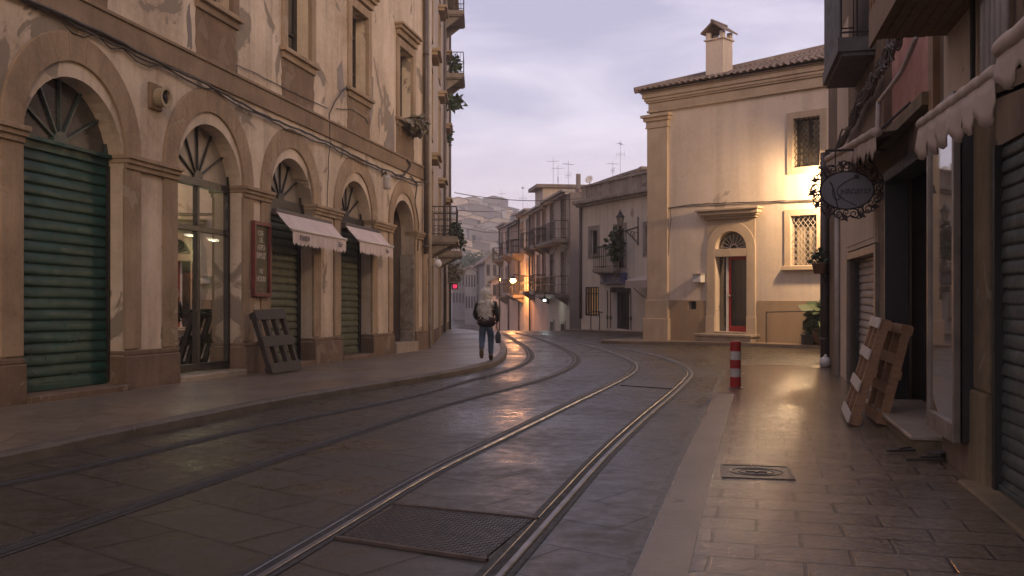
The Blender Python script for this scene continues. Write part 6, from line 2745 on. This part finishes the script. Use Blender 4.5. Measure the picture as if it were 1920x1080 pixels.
mb.bar(WS.pt(.1, top + .12), WS.pt(ww_, top + .12), .018)
mb.bar(WS.pt(-.15, top), WS.pt(-.15, B2 + .1), .012)
mb.bar(WS.pt(.17, top), WS.pt(.17, B2 + .1), .012)
mb.tube([WS.pt(ww_, B2 - .15), WS.pt(ww_ - .2, top - .15), WS.pt(ww_ - .3, top)], .012, 5)
mb.build('bracket', M_IRON, r_)

# hanging pot of the corner
p = P(1536, 490, 20.2)
shrub('hanging_plant', 'dark hanging plant pot on the shop building corner by the latticed window', 'plant', p + Vector((0, 0, .1)), .16, .16, .2, 90, .1, M_LEAF, None, (.15, .2), 3)
mb = MB()
for a, b in (((1541, 512), (1552, 540)), ((1543, 510), (1556, 515)), ((1541, 512), (1548, 505))):
    mb.tube([P(a[0], a[1], 20.3), P(b[0], b[1], 20.4)], .012, 5)
tag(mb.build('plant_bracket', M_IRON), 'thin wire bracket under the hanging pot at the shop corner', 'bracket')

# small white sack by the corner
g = G(1547, 689, RZ)
mb = MB()
mb.blob(g + Vector((0, 0, .11)), .12, .12, .12, 12, 8, .12)
mb.blob(g + Vector((.01, 0, .22)), .04, .04, .06, 8, 5, .1)
tag(mb.build('sack', M_WHITE, None, smooth=True), 'small tied white sack on the pavement at the shop corner', 'sack')

# pallets leaning on the shop wall
nr = G(1609, 801, RZ)
on = (nr - WR.O).dot(WR.n)
tn = (nr - WR.O).dot(WR.d)
lean = Vector((0, 0, 1)) - WR.n * .30
base = WR.pt(tn - 1.35, RZ, on - .1)
pallet('pallet', base, WR.d + WR.n * .06, lean, 1.35, 1.28, (M_WOODL, M_WOODO), 'pallet with pale front slats leaning outermost by the shop doorway', 'pallets by the shop doorway', .15, 4, 3, 3)
base = WR.pt(tn - 1.2, RZ, on - .34)
pallet('pallet', base, WR.d - WR.n * .02, Vector((0, 0, 1)) - WR.n * .24, 1.05, 1.2, (M_WOODO, M_WOODO), 'brown pallet squeezed between the pale slatted pallet and the shop wall', 'pallets by the shop doorway', .14, 4, 3, 3)

# red chair inside, scraps on the pavement
cR = WR.pt(tdw - .75, .2, -1.0)
r_ = thing('chair', 'dim red chair standing inside the dark shop doorway', 'chair', tuple(cR))
mb = MB()
for sx_, sy_ in ((-.2, -.2), (.2, -.2), (-.2, .2), (.2, .2)):
    mb2 = MB()
    mb2.bar(cR + Vector((sx_, sy_, 0)), cR + Vector((sx_ * .95, sy_ * .95, .45 if sy_ < 0 else .95)), .035)
    mb2.build('leg', M_RED, r_)
mb.obox(cR + Vector((0, 0, .45)), (1, 0, 0), (0, 1, 0), (0, 0, 1), .44, .44, .04)
mb.build('seat', M_RED, r_, bevel=.01)
mb = MB()
mb.obox(cR + Vector((0, .19, .8)), (1, 0, 0), (0, 1, 0), (0, 0, 1), .42, .03, .28)
mb.build('backrest', M_RED, r_, bevel=.01)
for k, (px, py, L, w, a, lab) in enumerate(((1690, 850, .3, .05, .2, 'dark wooden scrap lying before the marble step'), (1735, 868, .34, .03, -.1, 'thin dark plank end under the display window'), (1762, 862, .2, .14, .6, 'crumpled dark cardboard under the display window'))):
    g = G(px, py, RZ)
    mb = MB()
    e = Vector((cos(a), sin(a), 0))
    f = Vector((-e.y, e.x, 0))
    mb.obox(g + Vector((0, 0, .03)), e, f, (0, 0, 1), L, w, .025 if k < 2 else .1)
    mb.obox(g + Vector((.05, .04, .045)), e + f * .4, f, (0, 0, 1), L * .6, w * .7, .025)
    tag(mb.build('wood_scrap', M_WOODD, None, bevel=.01), lab, 'scrap')

# striped bollard
g = G(1379, 728, RZ)
r_ = thing('bollard', 'red and white striped bollard at the end of the tiled pavement', 'bollard', tuple(g))
mb = MB()
R_ = .086
M_BR = plaster('scuffed_red', (.40, .03, .022), (.28, .022, .016), (.12, .05, .04), .66, 7, rough=.5, bmp=.15, streak=.5)
M_BW = plaster('scuffed_white', (.58, .52, .46), (.42, .36, .3), (.2, .16, .13), .66, 7, rough=.5, bmp=.15, streak=.6)
bands = [0, .19, .33, .47, .61, .76]
for k in range(5):
    mb = MB()
    r0 = R_ + (.0 if k % 2 else .0025)
    prof = [(r0, bands[k]), (r0, bands[k + 1])]
    if k == 4:
        prof += [(r0 * .92, bands[5] + .012), (.001, bands[5] + .02)]
    mb.lathe(g, prof, 28)
    mb.build('band', M_BR if k % 2 == 0 else M_BW, r_, smooth=False)
mb = MB()
mb.lathe(g, [(R_ + .03, 0), (R_ + .03, .012), (R_ + .005, .02)], 28)
mb.build('collar', M_PIPE, r_)

# ================================================================== the walker
def skin_obj(name, pts, edges, radii, mat, parent, root=0, sub=2):
    me = bpy.data.meshes.new(name)
    me.from_pydata(pts, edges, [])
    o = bpy.data.objects.new(name, me)
    COL.objects.link(o)
    o.parent = parent
    me.materials.append(mat)
    m = o.modifiers.new('skin', 'SKIN')
    m.use_smooth_shade = True
    me.skin_vertices[0].data
    for i, r in enumerate(radii):
        me.skin_vertices[0].data[i].radius = r if isinstance(r, tuple) else (r, r)
        me.skin_vertices[0].data[i].use_root = (i == root)
    s = o.modifiers.new('sub', 'SUBSURF')
    s.levels = sub
    s.render_levels = sub
    return o


fg = G(917, 676, .11)
pz = fg.z
pr = thing('person', 'person in dark jacket, blue jeans and fluffy white hat walking away on the left pavement', 'person', (fg.x - .06, fg.y, pz))
M_SKIN = simple('skin', (.42, .25, .18), (.36, .2, .14), 10, .6)
M_JEANS = simple('jeans', (.085, .115, .16), (.045, .06, .09), 14, .85, 0, .2)
M_JACKET = simple('jacket', (.018, .017, .012), (.035, .024, .016), 9, .85, 0, .3)
M_JACKB = simple('jacket_brown', (.09, .045, .03), (.05, .028, .02), 14, .9, 0, .3)
M_BOOT = simple('boot', (.13, .085, .04), (.08, .05, .025), 12, .6)
M_FUR = simple('white_fur', (.80, .72, .60), (.66, .58, .47), 18, .95)
sk = [(0, 0, .93), (0, 0, 1.08), (0, .01, 1.25), (0, .02, 1.40), (0, .03, 1.50), (0, .05, 1.60), (0, .05, 1.68),
      (.095, 0, .86), (.10, .05, .49), (.105, -.02, .10), (.11, .12, .05),
      (-.095, -.01, .86), (-.105, -.02, .50), (-.11, -.31, .26), (-.11, -.30, .10),
      (.19, .02, 1.39), (.255, -.03, 1.13), (.25, .06, .92), (.25, .07, .84),
      (-.19, .02, 1.39), (-.26, .0, 1.13), (-.20, .17, .99), (-.18, .22, .95)]
ed = [(0, 1), (1, 2), (2, 3), (3, 4), (4, 5), (5, 6), (0, 7), (7, 8), (8, 9), (9, 10), (0, 11), (11, 12), (12, 13), (13, 14), (3, 15), (15, 16), (16, 17), (17, 18), (3, 19), (19, 20), (20, 21), (21, 22)]
rd = [.115, .105, .115, .105, .05, .085, .07, .08, .055, .036, .035, .08, .055, .036, .035, .05, .04, .028, .032, .05, .04, .028, .032]
# fingers and thumbs, rooted in the palms
for (pi_, sx_, base_) in ((18, 1, Vector((.25, .07, .84))), (22, -1, Vector((-.18, .22, .95)))):
    for k in range(4):
        b_ = base_ + Vector((0, -.028 + .018 * k, -.03))
        L = (.055, .07, .075, .06)[k]
        i0 = len(sk)
        sk += [tuple(b_), tuple(b_ + Vector((-.006 * sx_, .0, -L * .55))), tuple(b_ + Vector((-.03 * sx_, .0, -L)))]
        rd += [.0105, .009, .008]
        ed += [(pi_, i0), (i0, i0 + 1), (i0 + 1, i0 + 2)]
    i0 = len(sk)
    sk += [tuple(base_ + Vector((-.012 * sx_, .038, -.005))), tuple(base_ + Vector((-.03 * sx_, .045, -.045)))]
    rd += [.011, .009]
    ed += [(pi_, i0), (i0, i0 + 1)]
# nose and ears
for (q, r1) in (((0, .145, 1.60), .014), ((.085, .05, 1.60), .018), ((-.085, .05, 1.60), .018)):
    i0 = len(sk)
    sk.append(q)
    rd.append(r1)
    ed.append((5, i0))
skin_obj('body', sk, ed, rd, M_SKIN, pr)
# jeans
jp = [(0, -.005, .95), (0, 0, .88), (.098, 0, .82), (.105, .05, .49), (.108, -.015, .14), (-.098, -.01, .82), (-.108, -.02, .50), (-.112, -.29, .29)]
skin_obj('jeans', jp, [(0, 1), (1, 2), (2, 3), (3, 4), (1, 5), (5, 6), (6, 7)], [.145, .135, .102, .08, .066, .102, .08, .066], M_JEANS, pr)
# jacket: hem, waist, chest, shoulders and sleeves
kp = [(0, -.005, .80), (0, -.01, .95), (0, 0, 1.12), (0, .01, 1.30), (0, .02, 1.43), (0, .03, 1.49),
      (.20, .02, 1.40), (.275, -.04, 1.13), (.265, .06, .95), (-.20, .02, 1.40), (-.285, .0, 1.13), (-.215, .16, 1.01)]
skin_obj('jacket', kp, [(0, 1), (1, 2), (2, 3), (3, 4), (4, 5), (4, 6), (6, 7), (7, 8), (4, 9), (9, 10), (10, 11)],
         [(.215, .17), (.235, .185), (.20, .165), (.205, .165), (.14, .12), (.085, .08), .085, .072, .055, .085, .072, .055], M_JACKET, pr, 2)
# boots
for (sx_, a, b, c_) in ((1, (.107, -.02, .19), (.108, -.02, .06), (.112, .13, .045)), (-1, (-.111, -.28, .33), (-.11, -.325, .2), (-.11, -.27, .07))):
    skin_obj('boot', [a, b, c_], [(0, 1), (1, 2)], [.056, .06, .045], M_BOOT, pr, 1)
# fluffy hat with bobble, long fur collar down the back, belt bag


def fur(name, parts, n, L, down=.6):
    mb = MB()
    for c, rx, ry, rz in parts:
        c = Vector(c) + pr.location
        mb.blob(c, rx, ry, rz, 14, 10, .05)
        for _ in range(n):
            a, b = random.uniform(0, 2 * pi), math.acos(random.uniform(-1, 1))
            nn = Vector((sin(b) * cos(a), sin(b) * sin(a), cos(b)))
            p = c + Vector((nn.x * rx, nn.y * ry, nn.z * rz)) * .96
            d = (nn + Vector((random.uniform(-.4, .4), random.uniform(-.4, .4), -down + random.uniform(-.3, .3)))).normalized()
            t_ = d.cross(nn)
            if t_.length < .01:
                continue
            t_.normalize()
            l = L * random.uniform(.6, 1.4)
            mb.add([p - t_ * l * .16, p + t_ * l * .16, p + d * l], [(0, 1, 2)])
    return mb.build(name, M_FUR, pr, smooth=True)


fur('hat', [((0, .045, 1.67), .125, .13, .12), ((.0, .03, 1.575), .12, .125, .05)], 420, .05, .2)
fur('fur_collar', [((-.015, -.11, 1.42), .165, .11, .12), ((-.04, -.17, 1.27), .16, .08, .16), ((-.02, -.19, 1.13), .13, .06, .12)], 420, .08, .9)
mb = MB()
c = pr.location + Vector((0, -.19, 1.02))
vs = []
mb.blob(c, .235, .075, .10, 16, 10, .06)
mb.build('belt_pouch', M_JACKB, pr, smooth=True)
r_ = thing('bag', 'limp dark shopping bag in the right hand of the walking person', 'bag', tuple(pr.location + Vector((.27, .08, .42))))
mb = MB()
c = pr.location + Vector((.285, .07, .60))
mb.add([c + Vector(v) for v in ((-.06, -.12, -.17), (.06, -.12, -.17), (.06, .12, -.17), (-.06, .12, -.17),
                                (-.07, -.14, .02), (.07, -.14, .02), (.07, .14, .02), (-.07, .14, .02),
                                (-.015, -.11, .15), (.015, -.11, .15), (.015, .11, .15), (-.015, .11, .15))],
       [(3, 2, 1, 0)] + [(a + k, a + (k + 1) % 4, a + 4 + (k + 1) % 4, a + 4 + k) for a in (0, 4) for k in range(4)] + [(8, 9, 10, 11)])
o_ = mb.build('bag_body', simple('bag_grey', (.07, .062, .058), (.045, .04, .038), 9, .8, 0, .3), r_, smooth=True, bevel=.015)
mb = MB()
mb.tube([c + Vector((0, -.07, .14)), c + Vector((-.02, -.04, .21)), c + Vector((-.025, .02, .225)), c + Vector((0, .07, .14))], .008, 5)
mb.build('handle', M_JACKET, r_)

pr.scale = (.95, .95, .94)
r_.scale = (.95, .95, .94)
r_.location = pr.location + Vector((.27 * .95, .08 * .95, .42 * .94))
# ------------------------------------------------------------------ dusk haze over the whole scene
mb = MB()
mb.box((-420, -120, -14), (420, 620, 56))
m, t_, b_ = newmat('haze_air')
t_.nodes.remove(b_)
out = [n for n in t_.nodes if n.type == 'OUTPUT_MATERIAL'][0]
pv = t_.nodes.new('ShaderNodeVolumePrincipled')
pv.inputs['Color'].default_value = (.985, .985, .995, 1)
pv.inputs['Density'].default_value = .0010
pv.inputs['Anisotropy'].default_value = .25
t_.links.new(pv.outputs[0], out.inputs['Volume'])
hz = mb.build('haze', m, None, loc=(0, 0, 0))
hz['kind'] = 'stuff'
SC.cycles.volume_bounces = 3
SC.cycles.max_bounces = 6
